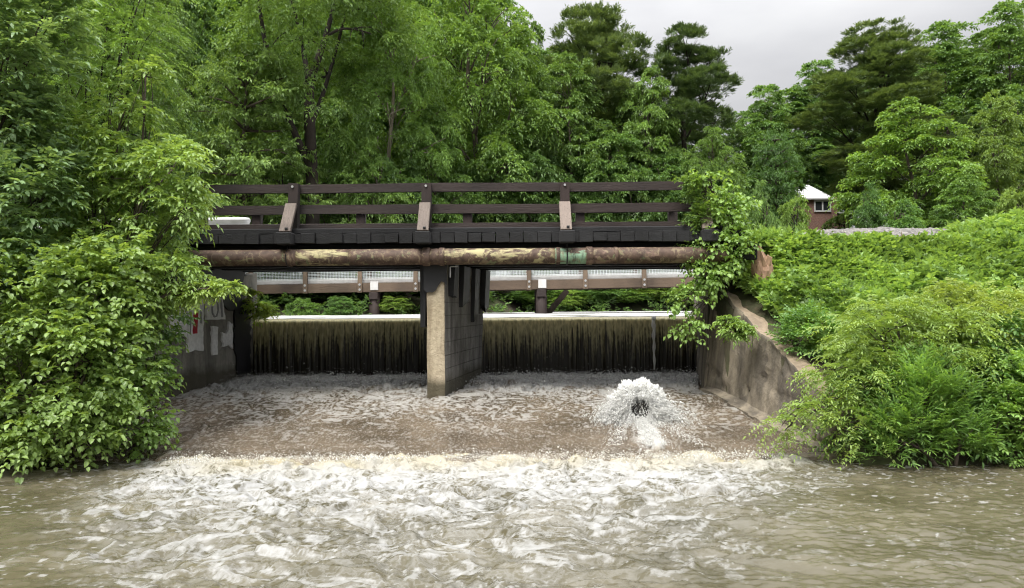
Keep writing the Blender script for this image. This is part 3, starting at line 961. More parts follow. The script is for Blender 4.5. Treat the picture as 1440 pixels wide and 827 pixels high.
POSTS = [-7.1, -6.36, -3.92, -1.53, 0.96, 3.42]
POSTS = [-6.36, -3.92, -1.53, 0.96, 3.42]
RAILZ = [4.155, 3.765, 3.425]
for k, xp in enumerate(POSTS):
    b = MB()
    b.box((xp, BY0, 3.66 - 0.03 + random.uniform(-0.01, 0.015)), (0.17, 0.15, 1.16), Matrix.Rotation(random.uniform(-0.012, 0.012), 3, 'Y'))
    po = b.build('post', M['timber_z'], br, BL, cuts=4, rough=0.006, seed=k + 3)
    b = MB()
    b.bar((xp - 0.01, BY0 - 0.115, 3.84), (xp - 0.01, 12.80, 3.30), 0.20, 0.07, bev=0.008, up=(0, -1, 0.3))
    bo = b.build('brace', M['brace'], po, BL)
    b = MB()
    b.box((xp, 12.92, 3.185), (0.26, 0.55, 0.21), bev=0.015)
    b.build('outrigger', M['creosote'], po, BL)
    b = MB(); b.tube([(xp, BY0 - 0.07, 4.16), (xp, BY0 - 0.10, 4.16)], 0.022, 8); b.build('bolt', M['bolt'], po, BL)
    b = MB(); b.box((xp + 0.02, 12.78, 3.365), (0.05, 0.03, 0.035), bev=0.004); b.build('bolt', M['tar'], po, BL)
    b = MB(); b.box((xp + 0.13, 13.21, 3.36), (0.07, 0.03, 0.05), bev=0.004); b.build('bolt', M['bolt'], po, BL)
edges = [-8.2] + POSTS
for zr, hh in zip(RAILZ, (0.155, 0.165, 0.165)):
    for x0, x1 in zip(edges[:-1], edges[1:]):
        b = MB()
        x1e = x1 + (-0.30 if x1 == 3.42 and zr == RAILZ[0] else 0)
        b.bar((x0 + 0.003, BY0 + 0.12, zr + random.uniform(-0.012, 0.012)), (x1e - 0.003, BY0 + 0.12, zr + random.uniform(-0.012, 0.012)), 0.085, hh)
        b.build('rail', M['timber'], br, BL, cuts=5, rough=0.006, seed=int(zr * 10 + x0 * 7) % 90)
# far side: the same railing, seen between the near rails
FP = [-6.9, -5.68, -3.36, -0.98, 1.53, 3.6]
for xp in FP:
    b = MB()
    b.box((xp, BY1, 3.66 - 0.03), (0.20, 0.16, 1.12), bev=0.012)
    po = b.build('post', M['timber_z'], br, BL)
    b = MB()
    b.bar((xp, BY1 + 0.12, 3.80), (xp, BY1 + 0.50, 3.32), 0.2, 0.07, bev=0.008, up=(0, 1, 0.3))
    b.build('brace', M['brace'], po, BL)
for zr in RAILZ:
    for x0, x1 in zip([-8.2] + FP[:-1], FP):
        if x1 - x0 < 0.1: continue
        b = MB()
        b.bar((x0 + 0.003, BY1 - 0.125, zr), (x1 - 0.003, BY1 - 0.125, zr), 0.085, 0.155, bev=0.010)
        b.build('rail', M['timber'], br, BL)

# ------------------------------------------------------------------ pipe hung along the bridge
pi = empty('water_pipe', (-1.2, 12.93, 2.86), 'long rusty pipe with flaking paint slung along the timber bridge', 'pipe')
PL = pi.location
PY, PZ, PR = 12.90, 2.865, 0.142
def pxx(p): return xat(p, PY)
segs = [(-8.0, pxx(418), 'pipe_brown'), (pxx(418), pxx(492), 'pipe_yellow'), (pxx(492), pxx(600), 'pipe_brown'),
        (pxx(600), pxx(622), 'pipe_plain'), (pxx(622), pxx(781), 'pipe_yellow'), (pxx(781), pxx(829), 'pipe_green'),
        (pxx(829), pxx(870), 'pipe_plain'), (pxx(870), 3.75, 'pipe_plain')]
for x0, x1, mm in segs:
    b = MB()
    n = max(2, int((x1 - x0) / 0.12))
    b.tube([(x0 + (x1 - x0) * i / n, PY, PZ) for i in range(n + 1)], PR, 28)
    b.build('pipe_section', M[mm], pi, PL)
for xc, w, rr_ in ((pxx(600), 0.07, 0.163), (pxx(622), 0.05, 0.158), (pxx(785), 0.035, 0.150), (pxx(829), 0.06, 0.160), (pxx(866), 0.03, 0.151), (pxx(408), 0.05, 0.155)):
    b = MB()
    b.tube([(xc - w, PY, PZ), (xc - w * 0.8, PY, PZ), (xc + w * 0.8, PY, PZ), (xc + w, PY, PZ)], [PR + 0.003, rr_, rr_, PR + 0.003], 28)
    b.build('coupling', M['pipe_plain'], pi, PL)
for xc in (-6.6, -3.9, 0.96, 3.4):
    b = MB()
    pts = [(xc, PY + math.cos(a) * (PR + 0.012), PZ + math.sin(a) * (PR + 0.012)) for a in np.linspace(math.pi * 0.35, -math.pi * 1.35, 14)]
    b.tube([(xc, PY + 0.06, 3.10)] + pts + [(xc, PY - 0.06, 3.10)], 0.012, 6)
    b.build('hanger', M['tar'], pi, PL)

# ------------------------------------------------------------------ footbridge over the pond
fb = empty('footbridge', (0, 25, 2.5), 'tan wooden footbridge with wire mesh railing crossing the pond behind the weir', 'bridge')
FL_ = fb.location


def fbp(x):
    """Deck line: (depth, stringer top z) across the pond, rising gently to the right."""
    f = (x + 12) / 22
    return 25.4 - 1.0 * f, 2.74 + 0.20 * f


def fbar(b, x0, x1, dz, dy, w, h, **k):
    d0, z0 = fbp(x0); d1, z1 = fbp(x1)
    b.bar((x0, d0 + dy, z0 + dz), (x1, d1 + dy, z1 + dz), w, h, **k)


FX = [xat(p, 25) for p in (272, 350, 428, 506, 585, 664, 744, 822, 903, 983, 1063)]
for side, dy in (('near', 0.0), ('far', 1.7)):
    for x0, x1 in zip(FX[:-1], FX[1:]):
        b = MB(); fbar(b, x0 + .004, x1 - .004, -0.155, dy, 0.09, 0.31, bev=0.01); b.build('stringer', M['footwood'], fb, FL_)
        b = MB(); fbar(b, x0 + .05, x1 - .05, 0.095, dy + 0.11, 0.06, 0.17, bev=0.006); b.build('kerb_board', M['white_board'], fb, FL_)
        b = MB()
        fbar(b, x0, x1, 1.08, dy, 0.10, 0.06, bev=0.005); fbar(b, x0, x1, 0.98, dy, 0.04, 0.09)
        b.build('handrail', M['footwood'], fb, FL_)
        b = MB()
        n = int((x1 - x0) / 0.10)
        for i in range(1, n):
            xx = x0 + (x1 - x0) * i / n
            d0, z0 = fbp(xx)
            b.box((xx, d0 + dy + 0.02, z0 + 0.53), (0.008, 0.008, 0.80))
        for k in range(17):
            fbar(b, x0, x1, 0.13 + k * 0.05, dy + 0.012, 0.008, 0.009)
        b.build('wire_mesh', M['wire'], fb, FL_)
    for xp in FX:
        d0, z0 = fbp(xp)
        b = MB(); b.box((xp, d0 + dy - 0.075, z0 + 0.40), (0.15, 0.06, 1.45), bev=0.008); po = b.build('post', M['footpost'], fb, FL_)
        if dy == 0:
            for zz_ in (-0.05, -0.22):
                b = MB(); b.tube([(xp, d0 - 0.09, z0 + zz_), (xp, d0 - 0.13, z0 + zz_)], 0.04, 8)
                b.build('bolt', M['bolt'], po, FL_)
b = MB()
for i in range(110):
    xx = -12 + i * 0.2
    d0, z0 = fbp(xx)
    b.box((xx, d0 + 0.85, z0 - 0.03), (0.185, 1.6, 0.05))
b.build('deck', M['footwood'], fb, FL_)
for p, pair in ((525, 1), (761, 1), (290, 0), (1010, 0)):
    xx = xat(p, 25); d0, z0 = fbp(xx)
    for dy in (0.12, 1.55):
        b = MB(); b.tube([(xx, d0 + dy, 0.9), (xx, d0 + dy, z0 - 0.31)], 0.185, 14); s_ = b.build('support_pile', M['timber_z'], fb, FL_)
    b = MB(); b.box((xx + 0.0, d0 + 0.85, z0 - 0.44), (0.3, 1.9, 0.24), bev=0.01); b.build('cap_beam', M['timber'], fb, FL_)
    b = MB(); b.bar((xx + 0.2, d0 + 1.72, 1.6), (xx + 1.0, d0 + 1.72, z0 - 0.32), 0.08, 0.2); b.build('brace', M['brace'], fb, FL_)
    if pair:
        b = MB(); b.box((xx + 0.03, d0 - 0.07, z0 - 0.16 + (0.06 if p < 600 else 0.03)), (0.27, 0.02, 0.29), bev=0.004)
        b.build('sign_plate', M['white_board'], fb, FL_)

# ------------------------------------------------------------------ roadside guardrail behind the bridge (left)
gr = empty('guardrail', (-8.2, 18.6, 3.1), 'pale steel guardrail with a rounded end behind the timber railing', 'guardrail')
prof = [(0.0, 0.155), (-0.07, 0.12), (-0.08, 0.08), (0.0, 0.02), (0.0, -0.02), (-0.08, -0.08), (-0.07, -0.12), (0.0, -0.155)]
xs = list(np.linspace(-14.5, xat(340, 18.6), 24)); rows = []
endx = xs[-1]
ring = [(x_, 0.0) for x_ in xs] + [(endx + 0.14 * math.sin(a), 0.14 * (1 - math.cos(a))) for a in np.linspace(0.3, math.pi, 9)]
vv = np.array([[(x_, 18.6 + dy_ + (p_[0] if dy_ < 0.14 else -p_[0]), 4.12 + p_[1]) for p_ in prof] for x_, dy_ in ring])
i_ = np.arange(vv.shape[0] * 8).reshape(vv.shape[0], 8)
q_ = np.stack([i_[:-1, :-1], i_[:-1, 1:], i_[1:, 1:], i_[1:, :-1]], -1).reshape(-1, 4)
M['rail_steel'] = plain_mat('galvanised_rail', (0.62, 0.62, 0.61), 0.55, 0.2, 3, 0.0)
me = np_mesh('rail_beam', vv.reshape(-1, 3) - np.array(gr.location), q_, smooth=True)
o = link('rail_beam', me, M['rail_steel'], gr)
sm = o.modifiers.new('thickness', 'SOLIDIFY'); sm.thickness = 0.008
for xp in (-13.6, -11.7, -9.8, -7.6):
    b = MB(); b.box((xp, 18.72, 3.45), (0.15, 0.2, 1.3), bev=0.01); b.build('post', M['footpost'], gr, gr.location)

# ------------------------------------------------------------------ house on the hill
HD = 85.0
hs = at(1147, 310, HD)
ho = empty('brick_house', hs, 'small red brick house with a white roof and wide window among the hillside trees', 'house')
HL = ho.location
k = HD / F
x0, x1 = xat(1090, HD), xat(1170, HD)
zE = at(1147, 281, HD).z; zB = hs.z - 2.5
b = MB(); b.box(((x0 + x1) / 2, HD + 4, (zE + zB) / 2), (x1 - x0, 8, zE - zB)); b.build('wall', M['brick'], ho, HL)
b = MB()
zR = at(1120, 259, HD + 3).z
ex = 0.25
b.prism([(x0 - ex, HD - 0.4, zE), (x1 + ex, HD - 0.4, zE), (x1 + ex, HD + 8.4, zE), (x0 - ex, HD + 8.4, zE)],
        [(x0 - ex, HD - 0.4, zE + 0.14), (x1 + ex, HD - 0.4, zE + 0.14), (x1 + ex, HD + 8.4, zE + 0.14), (x0 - ex, HD + 8.4, zE + 0.14)])
b.prism([(x0 - ex, HD - 0.4, zE + 0.141), (x1 + ex, HD - 0.4, zE + 0.141), (x1 + ex, HD + 8.4, zE + 0.141), (x0 - ex, HD + 8.4, zE + 0.141)],
        [(x0 + 2.2, HD + 3.6, zR), (xat(1139, HD + 3.6), HD + 3.6, zR), (xat(1139, HD + 3.6), HD + 4.4, zR), (x0 + 2.2, HD + 4.4, zR)])
b.build('roof', M['siding'], ho, HL)
wz0, wz1 = at(1158, 297, HD).z, at(1158, 282.5, HD).z
xa, xb_ = xat(1147, HD), xat(1169, HD)
b = MB()
for (cx_, w_) in ((xa, .14), ((xa + xb_) / 2, .14), (xb_, .14)):
    b.box((cx_, HD - 0.08, (wz0 + wz1) / 2), (w_, 0.12, wz1 - wz0 - 0.2))
for cz in (wz0, wz1):
    b.box(((xa + xb_) / 2, HD - 0.08, cz), (xb_ - xa + .14, 0.13, 0.16))
wf = b.build('window', M['siding'], ho, HL)
b = MB(); b.box(((xa + xb_) / 2, HD - 0.03, (wz0 + wz1) / 2), (xb_ - xa, 0.05, wz1 - wz0)); b.build('pane', M['glass'], wf, HL)
b = MB(); b.box((xat(1174, HD), HD + 0.5, (zE + zB) / 2 + 0.1), (0.62, 1.4, zE - zB + 0.5)); b.build('chimney', M['brick'], ho, HL)
xa, xb_ = xat(1178, HD), xat(1196, HD); zl = at(1185, 301, HD).z
b = MB(); b.box(((xa + xb_) / 2, HD + 3, (zl + zB) / 2), (xb_ - xa, 5, zl - zB)); b.build('lean_to', M['brick'], ho, HL)
b = MB(); b.bar((xa - 0.0, HD + 2.9, zl + 0.22), (xb_ + 0.3, HD + 2.9, zl + 0.06), 5.8, 0.16); b.build('lean_to_roof', M['siding'], ho, HL)

# ------------------------------------------------------------------ ballast of the track bed on the right bank
bx = np.arange(4.3, 10.4, 0.05); by = np.arange(13.6, 17.4, 0.05)
X, Y = np.meshgrid(bx, by)
z = 3.05 + 0.46 * sstep(13.6, 15.0, Y) * sstep(17.4, 16.4, Y) * sstep(4.3, 6.6, X) * sstep(10.4, 8.4, X) + fbm(X * 1.2, Y * 1.2, 3, 5) * 0.05 + np.abs(fbm(X * 11, Y * 11, 2, 6)) * 0.05
o = link('gravel', grid_mesh('gravel', X, Y, z, smooth=False), M['ballast'])
tag(o, kind='stuff')
rs = np.random.RandomState(9)

# standing rock at the end of the bridge, its foot in the soil
p = at(1074, 372, 13.2)
bm = bmesh.new(); bmesh.ops.create_icosphere(bm, subdivisions=3, radius=1)
for v in bm.verts:
    n = float(fbm(v.co.x * 1.3 + 2, v.co.y * 1.3 + v.co.z, 3, 4))
    v.co = Vector((v.co.x * 0.15, v.co.y * 0.13, v.co.z * 0.36)) * (1 + n * 1.1 + 0.25 * float(fbm(v.co.x * 4, v.co.z * 4 + v.co.y * 3, 2, 14)))
p.z = float(ground(np.array([p.x]), np.array([p.y]))[0]) + 0.34
me = bpy.data.meshes.new('rock'); bm.to_mesh(me); bm.free()
o = link('rock', me, M['rock'], loc=p)
tag(o, 'pinkish sandstone rock lying in the weeds beside the bridge end', 'rock')
# ------------------------------------------------------------------ foliage engine
def leaves_mesh(name, P, A, N, L, W, tint, near=False, curl=0.25):
    """One folded leaf blade per row: P stalk end, A direction, N facing."""
    A = nrm(A)
    S = nrm(np.cross(A, N)); N = np.cross(S, A)
    L = L[:, None]; W = W[:, None]
    n = len(P)
    if near:
        v = np.stack([P,
                      P + A * L * 0.30 + S * W * 0.46 + N * W * 0.18,
                      P + A * L * 0.68 + S * W * 0.34 + N * (W * 0.10 - L * curl * 0.25),
                      P + A * L - N * L * curl * 0.6,
                      P + A * L * 0.68 - S * W * 0.34 + N * (W * 0.10 - L * curl * 0.25),
                      P + A * L * 0.30 - S * W * 0.46 + N * W * 0.18,
                      P + A * L * 0.5 - N * L * curl * 0.08], 1)
        base = (np.arange(n) * 7)[:, None]
        q = np.concatenate([base + np.array([0, 6, 2, 1]), base + np.array([6, 3, 2, 2])[[0, 1, 2, 2]],
                            base + np.array([0, 5, 4, 6])], 0)
        # two quads per half: keep simple by using triangles-as-kites
        q = np.concatenate([base + np.array([0, 1, 2, 6]), base + np.array([0, 6, 4, 5]), base + np.array([6, 2, 3, 4])], 0)
        k = 7
    else:
        v = np.stack([P, P + A * L * 0.45 + S * W * 0.5 + N * W * 0.2, P + A * L - N * L * curl * 0.5,
                      P + A * L * 0.45 - S * W * 0.5 + N * W * 0.2], 1)
        q = (np.arange(n) * 4)[:, None] + np.arange(4)
        k = 4
    return np_mesh(name, v.reshape(-1, 3), q, {'tint': np.repeat(tint, k)})


def unit(rs, n):
    return nrm(rs.normal(size=(n, 3)))


def sprays(rs, C, RAD, O, ns, slen, pairs, ll, lw, flat=0.6, upb=0.35, droop=0.25, ldroop=0.3, ang=60, tint0=None, palmate=False):
    """Leafy twigs radiating from clump centres. Returns the arrays leaves_mesh takes."""
    n = len(C)
    idx = np.repeat(np.arange(n), ns)
    m = len(idx)
    U = unit(rs, m)
    U[:, 2] = np.abs(U[:, 2]) * np.where(rs.rand(m) < 0.8, 1, -0.6)
    rad = RAD[idx][:, None]
    org = C[idx] + U * rad * rs.uniform(0.15, 0.85, (m, 1)) * np.array([1, 1, flat])
    D = nrm(U * np.array([1, 1, flat]) * 0.9 + O[idx] * 0.55 + UP * upb + rs.normal(size=(m, 3)) * 0.25)
    Ls = slen * rs.uniform(0.6, 1.25, m)
    side = nrm(np.cross(D, UP) + 1e-4)
    side = nrm(side + UP * rs.normal(0, 0.25, (m, 1)))
    upn = nrm(np.cross(side, D))
    ct = tint0[idx] if tint0 is not None else rs.rand(n)[idx] * 0.6
    tw = rs.rand(m) * 0.22
    out = []
    ca, sa = math.cos(R(ang)), math.sin(R(ang))
    for k in range(pairs * 2 + 1):
        t = 1.0 if k == pairs * 2 else 0.22 + 0.75 * (k // 2 + rs.uniform(0, 0.5, m)) / pairs
        t = t * np.ones(m)
        P = org + D * (Ls * t)[:, None] - UP * (droop * Ls * t * t)[:, None]
        if k == pairs * 2:
            A = D - UP * (droop * 1.2)
        else:
            sg = 1 if k % 2 == 0 else -1
            A = D * ca + side * sa * sg
        A = nrm(A - UP * ldroop * rs.uniform(0.4, 1.4, (m, 1)) + rs.normal(size=(m, 3)) * 0.16)
        N = nrm(upn + UP * 0.5 + rs.normal(size=(m, 3)) * 0.30)
        s = rs.uniform(0.55, 1.3, m) * (1 - 0.25 * abs(k / (pairs * 2 + 1) - 0.4))
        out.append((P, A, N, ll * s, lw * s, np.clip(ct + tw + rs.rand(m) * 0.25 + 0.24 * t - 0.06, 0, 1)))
    return [np.concatenate(x) for x in zip(*out)]


def cat_leaves(*sets):
    return [np.concatenate(x) for x in zip(*sets)]


def lobe_clumps(rs, lobes, spacing, inner=0.25, top_only=False):
    """Clump centres over the skin of a union of ellipsoids, plus a few inside."""
    C, O = [], []
    lob = [(np.array(c, float), np.array(r, float)) for c, r in lobes]
    allc = np.mean([c for c, r in lob], 0)
    for i, (c, r) in enumerate(lob):
        area = 4 * math.pi * ((r[0] * r[1]) ** 1.6 / 3 + (r[0] * r[2]) ** 1.6 / 3 + (r[1] * r[2]) ** 1.6 / 3) ** (1 / 1.6)
        n = max(6, int(area / spacing ** 2))
        u = unit(rs, n)
        p = c + u * r * rs.uniform(0.78, 1.06, (n, 1))
        k = rs.rand(n) < inner
        p[k] = c + u[k] * r * rs.uniform(0.2, 0.75, (k.sum(), 1))
        keep = np.ones(n, bool)
        for j, (c2, r2) in enumerate(lob):
            if j != i:
                keep &= (((p - c2) / r2) ** 2).sum(1) > 0.62
        o = nrm(u * 0.8 + nrm(p - allc) * 0.5)
        C.append(p[keep]); O.append(o[keep])
    return np.concatenate(C), np.concatenate(O)


def limb(mb, a, bpt, r0, r1, rs, sag=0.1, n=6, sides=6):
    a = np.array(a, float); bpt = np.array(bpt, float)
    d = bpt - a; l = np.linalg.norm(d)
    ph = rs.normal(size=3) * l * 0.05
    pts = []
    for i in range(n + 1):
        t = i / n
        p = a + d * t + ph * math.sin(math.pi * t) + np.array([0, 0, l * sag]) * math.sin(math.pi * t)
        pts.append(p)
    mb.tube([Vector(p) for p in pts], [r0 + (r1 - r0) * (i / n) for i in range(n + 1)], sides)
    return pts


def broad_arch(seed, H=14.0, RR=4.4, base=0.22, nl=10, lobe=0.42, spacing=1.1, ns=17, slen=0.58, pairs=3, ll=0.25, lw=0.13,
               droop=0.55, ldroop=0.5, flat=0.5, upb=0.30, squash=0.8, trunk_r=0.2, fork=False, clump_r=0.34, needle=False, shape='egg', bark='bark'):
    rs = np.random.RandomState(seed)
    lobes = []
    for i in range(nl):
        t = (i + 0.5) / nl
        z = H * (base + (0.93 - base) * t)
        prof = math.sin(math.pi * (0.16 + 0.74 * t)) if shape == 'egg' else (1.05 - 0.8 * t)
        a = i * 2.4 + rs.uniform(-0.5, 0.5)
        r = RR * lobe * rs.uniform(0.8, 1.15) * (0.75 + 0.35 * prof)
        rad = max(0.0, RR * prof - r) * rs.uniform(0.75, 1.1)
        lobes.append(((rad * math.cos(a), rad * math.sin(a), min(z, H - r * squash)), (r, r, r * squash)))
    lobes.append(((0, 0, H * 0.6), (RR * 0.45, RR * 0.45, H * 0.26)))
    C, O = lobe_clumps(rs, lobes, spacing, 0.15)
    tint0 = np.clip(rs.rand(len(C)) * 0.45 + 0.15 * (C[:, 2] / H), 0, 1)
    if needle:
        lv = sprays(rs, C, 0.5 * rs.uniform(0.7, 1.3, len(C)), O, 26, 0.32, 4, 0.25, 0.062, 0.42, 0.55, 0.05, -0.05, 42, tint0)
    else:
        lv = sprays(rs, C, clump_r * rs.uniform(0.7, 1.3, len(C)), O, ns, slen, pairs, ll, lw, flat, upb, droop, ldroop, 58, tint0)
    crown = leaves_mesh('crown', *lv, curl=0.05 if needle else 0.25)
    mb = MB()
    zt = H * 0.8
    n = 9
    tp = [np.array([math.sin(i * 0.7 + seed) * 0.12 * i / 3, math.cos(i * 0.9 + seed) * 0.10 * i / 3, zt * i / n]) for i in range(n + 1)]
    mb.tube([Vector(p) for p in tp], [trunk_r * (1.25 if i == 0 else 1) * (1 - 0.85 * i / n) + 0.02 for i in range(n + 1)], 9)
    forks = []
    if fork:
        mb.bm.clear()
        n2 = 5
        tp = [np.array([0.10 * math.sin(i * 1.1), 0.08 * math.cos(i), H * 0.50 * i / n2]) for i in range(n2 + 1)]
        mb.tube([Vector(p) for p in tp], [trunk_r * (1.3 - 0.45 * i / n2) for i in range(n2 + 1)], 9)
        for (fx, fy, f0, rr_) in ((-2.5, 0.2, 3, 0.62), (1.5, -0.3, 5, 0.75), (0.3, 1.8, 5, 0.55), (2.9, 0.6, 4, 0.45)):
            e = np.array([fx, fy, H * (0.78 if f0 > 3 else 0.72)])
            forks += limb(mb, tp[f0] , e, trunk_r * rr_, 0.05, rs, -0.06, 8, 7)[2:]
        forks = np.array(forks)
    for (c, r) in lobes[:-1]:
        c = np.array(c)
        if fork:
            j0 = np.argmin(np.linalg.norm(forks + np.array([0, 0, 0.6]) - c, axis=1))
            ps = limb(mb, forks[j0], c, 0.06, 0.025, rs, 0.06)
            for _ in range(4):
                limb(mb, ps[rs.randint(2, 6)], c + unit(rs, 1)[0] * np.array(r) * 0.85, 0.03, 0.01, rs, 0.05, 4, 5)
            continue
        k = int(np.clip((c[2] - 0.35 * np.hypot(c[0], c[1]) - H * 0.08) / zt * n, 1, n - 1))
        ps = limb(mb, tp[k], c, trunk_r * 0.42 * (1 - 0.5 * k / n), 0.03, rs, 0.06)
        for _ in range(4):
            j = rs.randint(2, 6)
            e = c + unit(rs, 1)[0] * np.array(r) * 0.85
            limb(mb, ps[j], e, 0.035, 0.01, rs, 0.05, 4, 5)
    return crown, mb_mesh(mb, 'trunk'), H, RR


def mb_mesh(mb, name):
    me = bpy.data.meshes.new(name)
    mb.bm.to_mesh(me); mb.bm.free()
    return me


def pine_arch(seed, H=18.0, RR=4.6, base=0.30, whorl=0.62, drop=0.14, pad=0.80, trunk_r=0.22, cone=0.15):
    rs = np.random.RandomState(seed)
    mb = MB()
    n = 10
    tp = [np.array([math.sin(i * 0.5 + seed) * 0.1, math.cos(i * 0.8 + seed) * 0.1, H * 0.98 * i / n]) for i in range(n + 1)]
    mb.tube([Vector(p) for p in tp], [trunk_r * (1 - 0.88 * i / n) + 0.015 for i in range(n + 1)], 9)
    C, O, RD = [], [], []
    z = H * base
    while z < H * 0.985:
        t = (z / H - base) / (1 - base)
        prof = (math.sin(math.pi * min(0.93, 0.22 + t * 0.58)) * (1 - cone) + cone * (1 - t)) * rs.uniform(0.8, 1.2)
        a0 = rs.uniform(0, 6.28)
        for k in range(5):
            if rs.rand() < drop: continue
            a = a0 + k * 1.2566 + rs.uniform(-0.3, 0.3)
            ln = max(0.5, RR * prof * rs.uniform(0.65, 1.15))
            d = np.array([math.cos(a), math.sin(a), rs.uniform(-0.05, 0.3) + 0.45 * t])
            p0 = np.array([tp[int(z / H * n)][0], tp[int(z / H * n)][1], z])
            e = p0 + d * ln
            limb(mb, p0, e, 0.06 * (1 - 0.6 * t) + 0.015, 0.012, rs, -0.03, 4, 5)
            for q in range(max(2, int(ln / 0.55))):
                f = 1 - q * 0.55 / ln
                if f < 0.18: break
                C.append(p0 + d * ln * f + np.array([rs.normal(0, 0.22), rs.normal(0, 0.22), rs.uniform(0.0, 0.25)])); O.append(nrm(d + UP * 0.8)); RD.append(pad * rs.uniform(0.7, 1.25))
        z += whorl * rs.uniform(0.7, 1.3)
    for _ in range(9): C.append(np.array([rs.normal(0, RR * 0.16), rs.normal(0, RR * 0.16), H * rs.uniform(0.93, 1.0)])); O.append(UP); RD.append(pad * rs.uniform(0.7, 1.1))
    C.append(np.array([0, 0, H])); O.append(UP); RD.append(pad)
    C, O, RD = np.array(C), np.array(O), np.array(RD)
    tint0 = rs.rand(len(C)) * 0.5
    lv = sprays(rs, C, RD, O, 26, 0.30, 4, 0.24, 0.06, 0.45, 0.55, 0.05, -0.05, 42, tint0)
    crown = leaves_mesh('crown', *lv, curl=0.05)
    return crown, mb_mesh(mb, 'trunk'), H, RR


def layer_arch(seed, H=8.0, RR=4.2, tiers=9, ll=0.19, lw=0.10):
    rs = np.random.RandomState(seed)
    mb = MB()
    tp = [np.array([0.1 * math.sin(i), 0.1 * math.cos(i * 1.3), H * 0.95 * i / 8]) for i in range(9)]
    mb.tube([Vector(p) for p in tp], [0.16 * (1 - 0.8 * i / 8) + 0.015 for i in range(9)], 8)
    C, O = [], []
    for i in range(tiers):
        t = (i + 0.5) / tiers
        z = H * (0.22 + 0.75 * t)
        rr_ = RR * math.sqrt(max(0.06, 1 - t ** 1.6)) * rs.uniform(0.85, 1.1)
        for k in range(6):
            a = i * 1.9 + k * 1.047 + rs.uniform(-0.25, 0.25)
            ln = rr_ * rs.uniform(0.6, 1.1)
            d = np.array([math.cos(a), math.sin(a), rs.uniform(-0.02, 0.16)])
            p0 = np.array([0, 0, z - 0.15])
            limb(mb, p0, p0 + d * ln, 0.05, 0.012, rs, 0.05, 4, 5)
            for q in range(int(ln / 0.5)):
                f = 1 - q * 0.5 / ln
                w = 0.25 + 0.35 * (1 - f)
                for _ in range(2):
                    C.append(p0 + d * ln * f + np.array([rs.normal(0, w), rs.normal(0, w), rs.normal(0.12, 0.05)])); O.append(nrm(d + UP * 0.15))
    C, O = np.array(C), np.array(O)
    tint0 = rs.rand(len(C)) * 0.35 + 0.25 * np.clip(np.hypot(C[:, 0], C[:, 1]) / RR, 0, 1)
    lv = sprays(rs, C, 0.42 * rs.uniform(0.7, 1.3, len(C)), O, 9, 0.45, 3, ll, lw, 0.22, 0.05, 0.2, 0.35, 58, tint0)
    return leaves_mesh('crown', *lv), mb_mesh(mb, 'trunk'), H, RR


ARCH = {
    'oak': broad_arch(1),
    'maple': broad_arch(2, H=12, RR=4.6, base=0.12, nl=12, lobe=0.36),
    'locust': broad_arch(3, H=13, RR=4.2, base=0.16, nl=14, lobe=0.32, ll=0.19, lw=0.09, pairs=4, slen=0.65, droop=0.75, ns=16, spacing=1.0),
    'walnut': broad_arch(4, H=15, RR=5.0, base=0.52, nl=11, lobe=0.32, droop=0.6, pairs=4, ll=0.19, lw=0.085, slen=0.7, trunk_r=0.24, ns=14, fork=True),
    'tall': broad_arch(5, H=18, RR=4.2, base=0.2, nl=13, lobe=0.42, spacing=0.98, ns=18),
    'loose': broad_arch(6, H=15, RR=4.6, base=0.3, nl=9, lobe=0.34, spacing=1.05, ns=16, trunk_r=0.17),
    'pine': broad_arch(7, H=18, RR=4.8, base=0.34, nl=15, lobe=0.30, squash=0.42, spacing=0.80, trunk_r=0.24, needle=True),
    'wide_pine': broad_arch(17, H=17, RR=5.2, base=0.40, nl=14, lobe=0.34, squash=0.45, spacing=0.82, trunk_r=0.24, needle=True),
    'dense_pine': broad_arch(8, H=20, RR=5.0, base=0.24, nl=20, lobe=0.34, squash=0.50, spacing=0.80, trunk_r=0.26, needle=True),
    'layered': layer_arch(9),
    'shrub': broad_arch(10, H=3.2, RR=1.7, base=0.12, nl=9, lobe=0.46, spacing=0.5, ns=15, slen=0.3, ll=0.13, lw=0.07, clump_r=0.2, trunk_r=0.05),
    'shrub_loose': broad_arch(12, H=3.6, RR=1.6, base=0.08, nl=11, lobe=0.38, spacing=0.5, ns=14, slen=0.38, ll=0.15, lw=0.06, droop=0.5, clump_r=0.2, trunk_r=0.05),
}
for k_, a_ in ARCH.items():
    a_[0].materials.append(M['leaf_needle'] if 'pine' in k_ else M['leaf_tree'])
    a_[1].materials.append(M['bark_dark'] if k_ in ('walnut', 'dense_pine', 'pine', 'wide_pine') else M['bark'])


def plant(arch, x, depth, top_z, half, label, color=(1, 1, 1), rot=None, cat='tree', group=None, name=None, base_z=None, trunk_mat=None):
    crown, trunk, H, RR = ARCH[arch]
    gz = float(ground(np.array([x]), np.array([depth]))[0]) if base_z is None else base_z
    sz = (top_z - gz) / H
    sx_ = half / RR
    name = name or ('pine_tree' if 'pine' in arch else 'shrub' if 'shrub' in arch else 'tree')
    o = empty(name, (x, depth, gz - 0.05), label, cat, group)
    o.rotation_euler = (0, 0, rot if rot is not None else random.uniform(0, 6.28))
    o.scale = (sx_, sx_, sz)
    tr = link('trunk', trunk, None, o)
    if trunk_mat:
        tr.material_slots[0].link = 'OBJECT'; tr.material_slots[0].material = M[trunk_mat]
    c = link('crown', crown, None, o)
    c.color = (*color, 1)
    return o


def tree(arch, px, depth, top_y, half_px, label, color=(1, 1, 1), **kw):
    p = at(px, top_y, depth)
    return plant(arch, p.x, depth, p.z, half_px / F * depth, label, color, **kw)


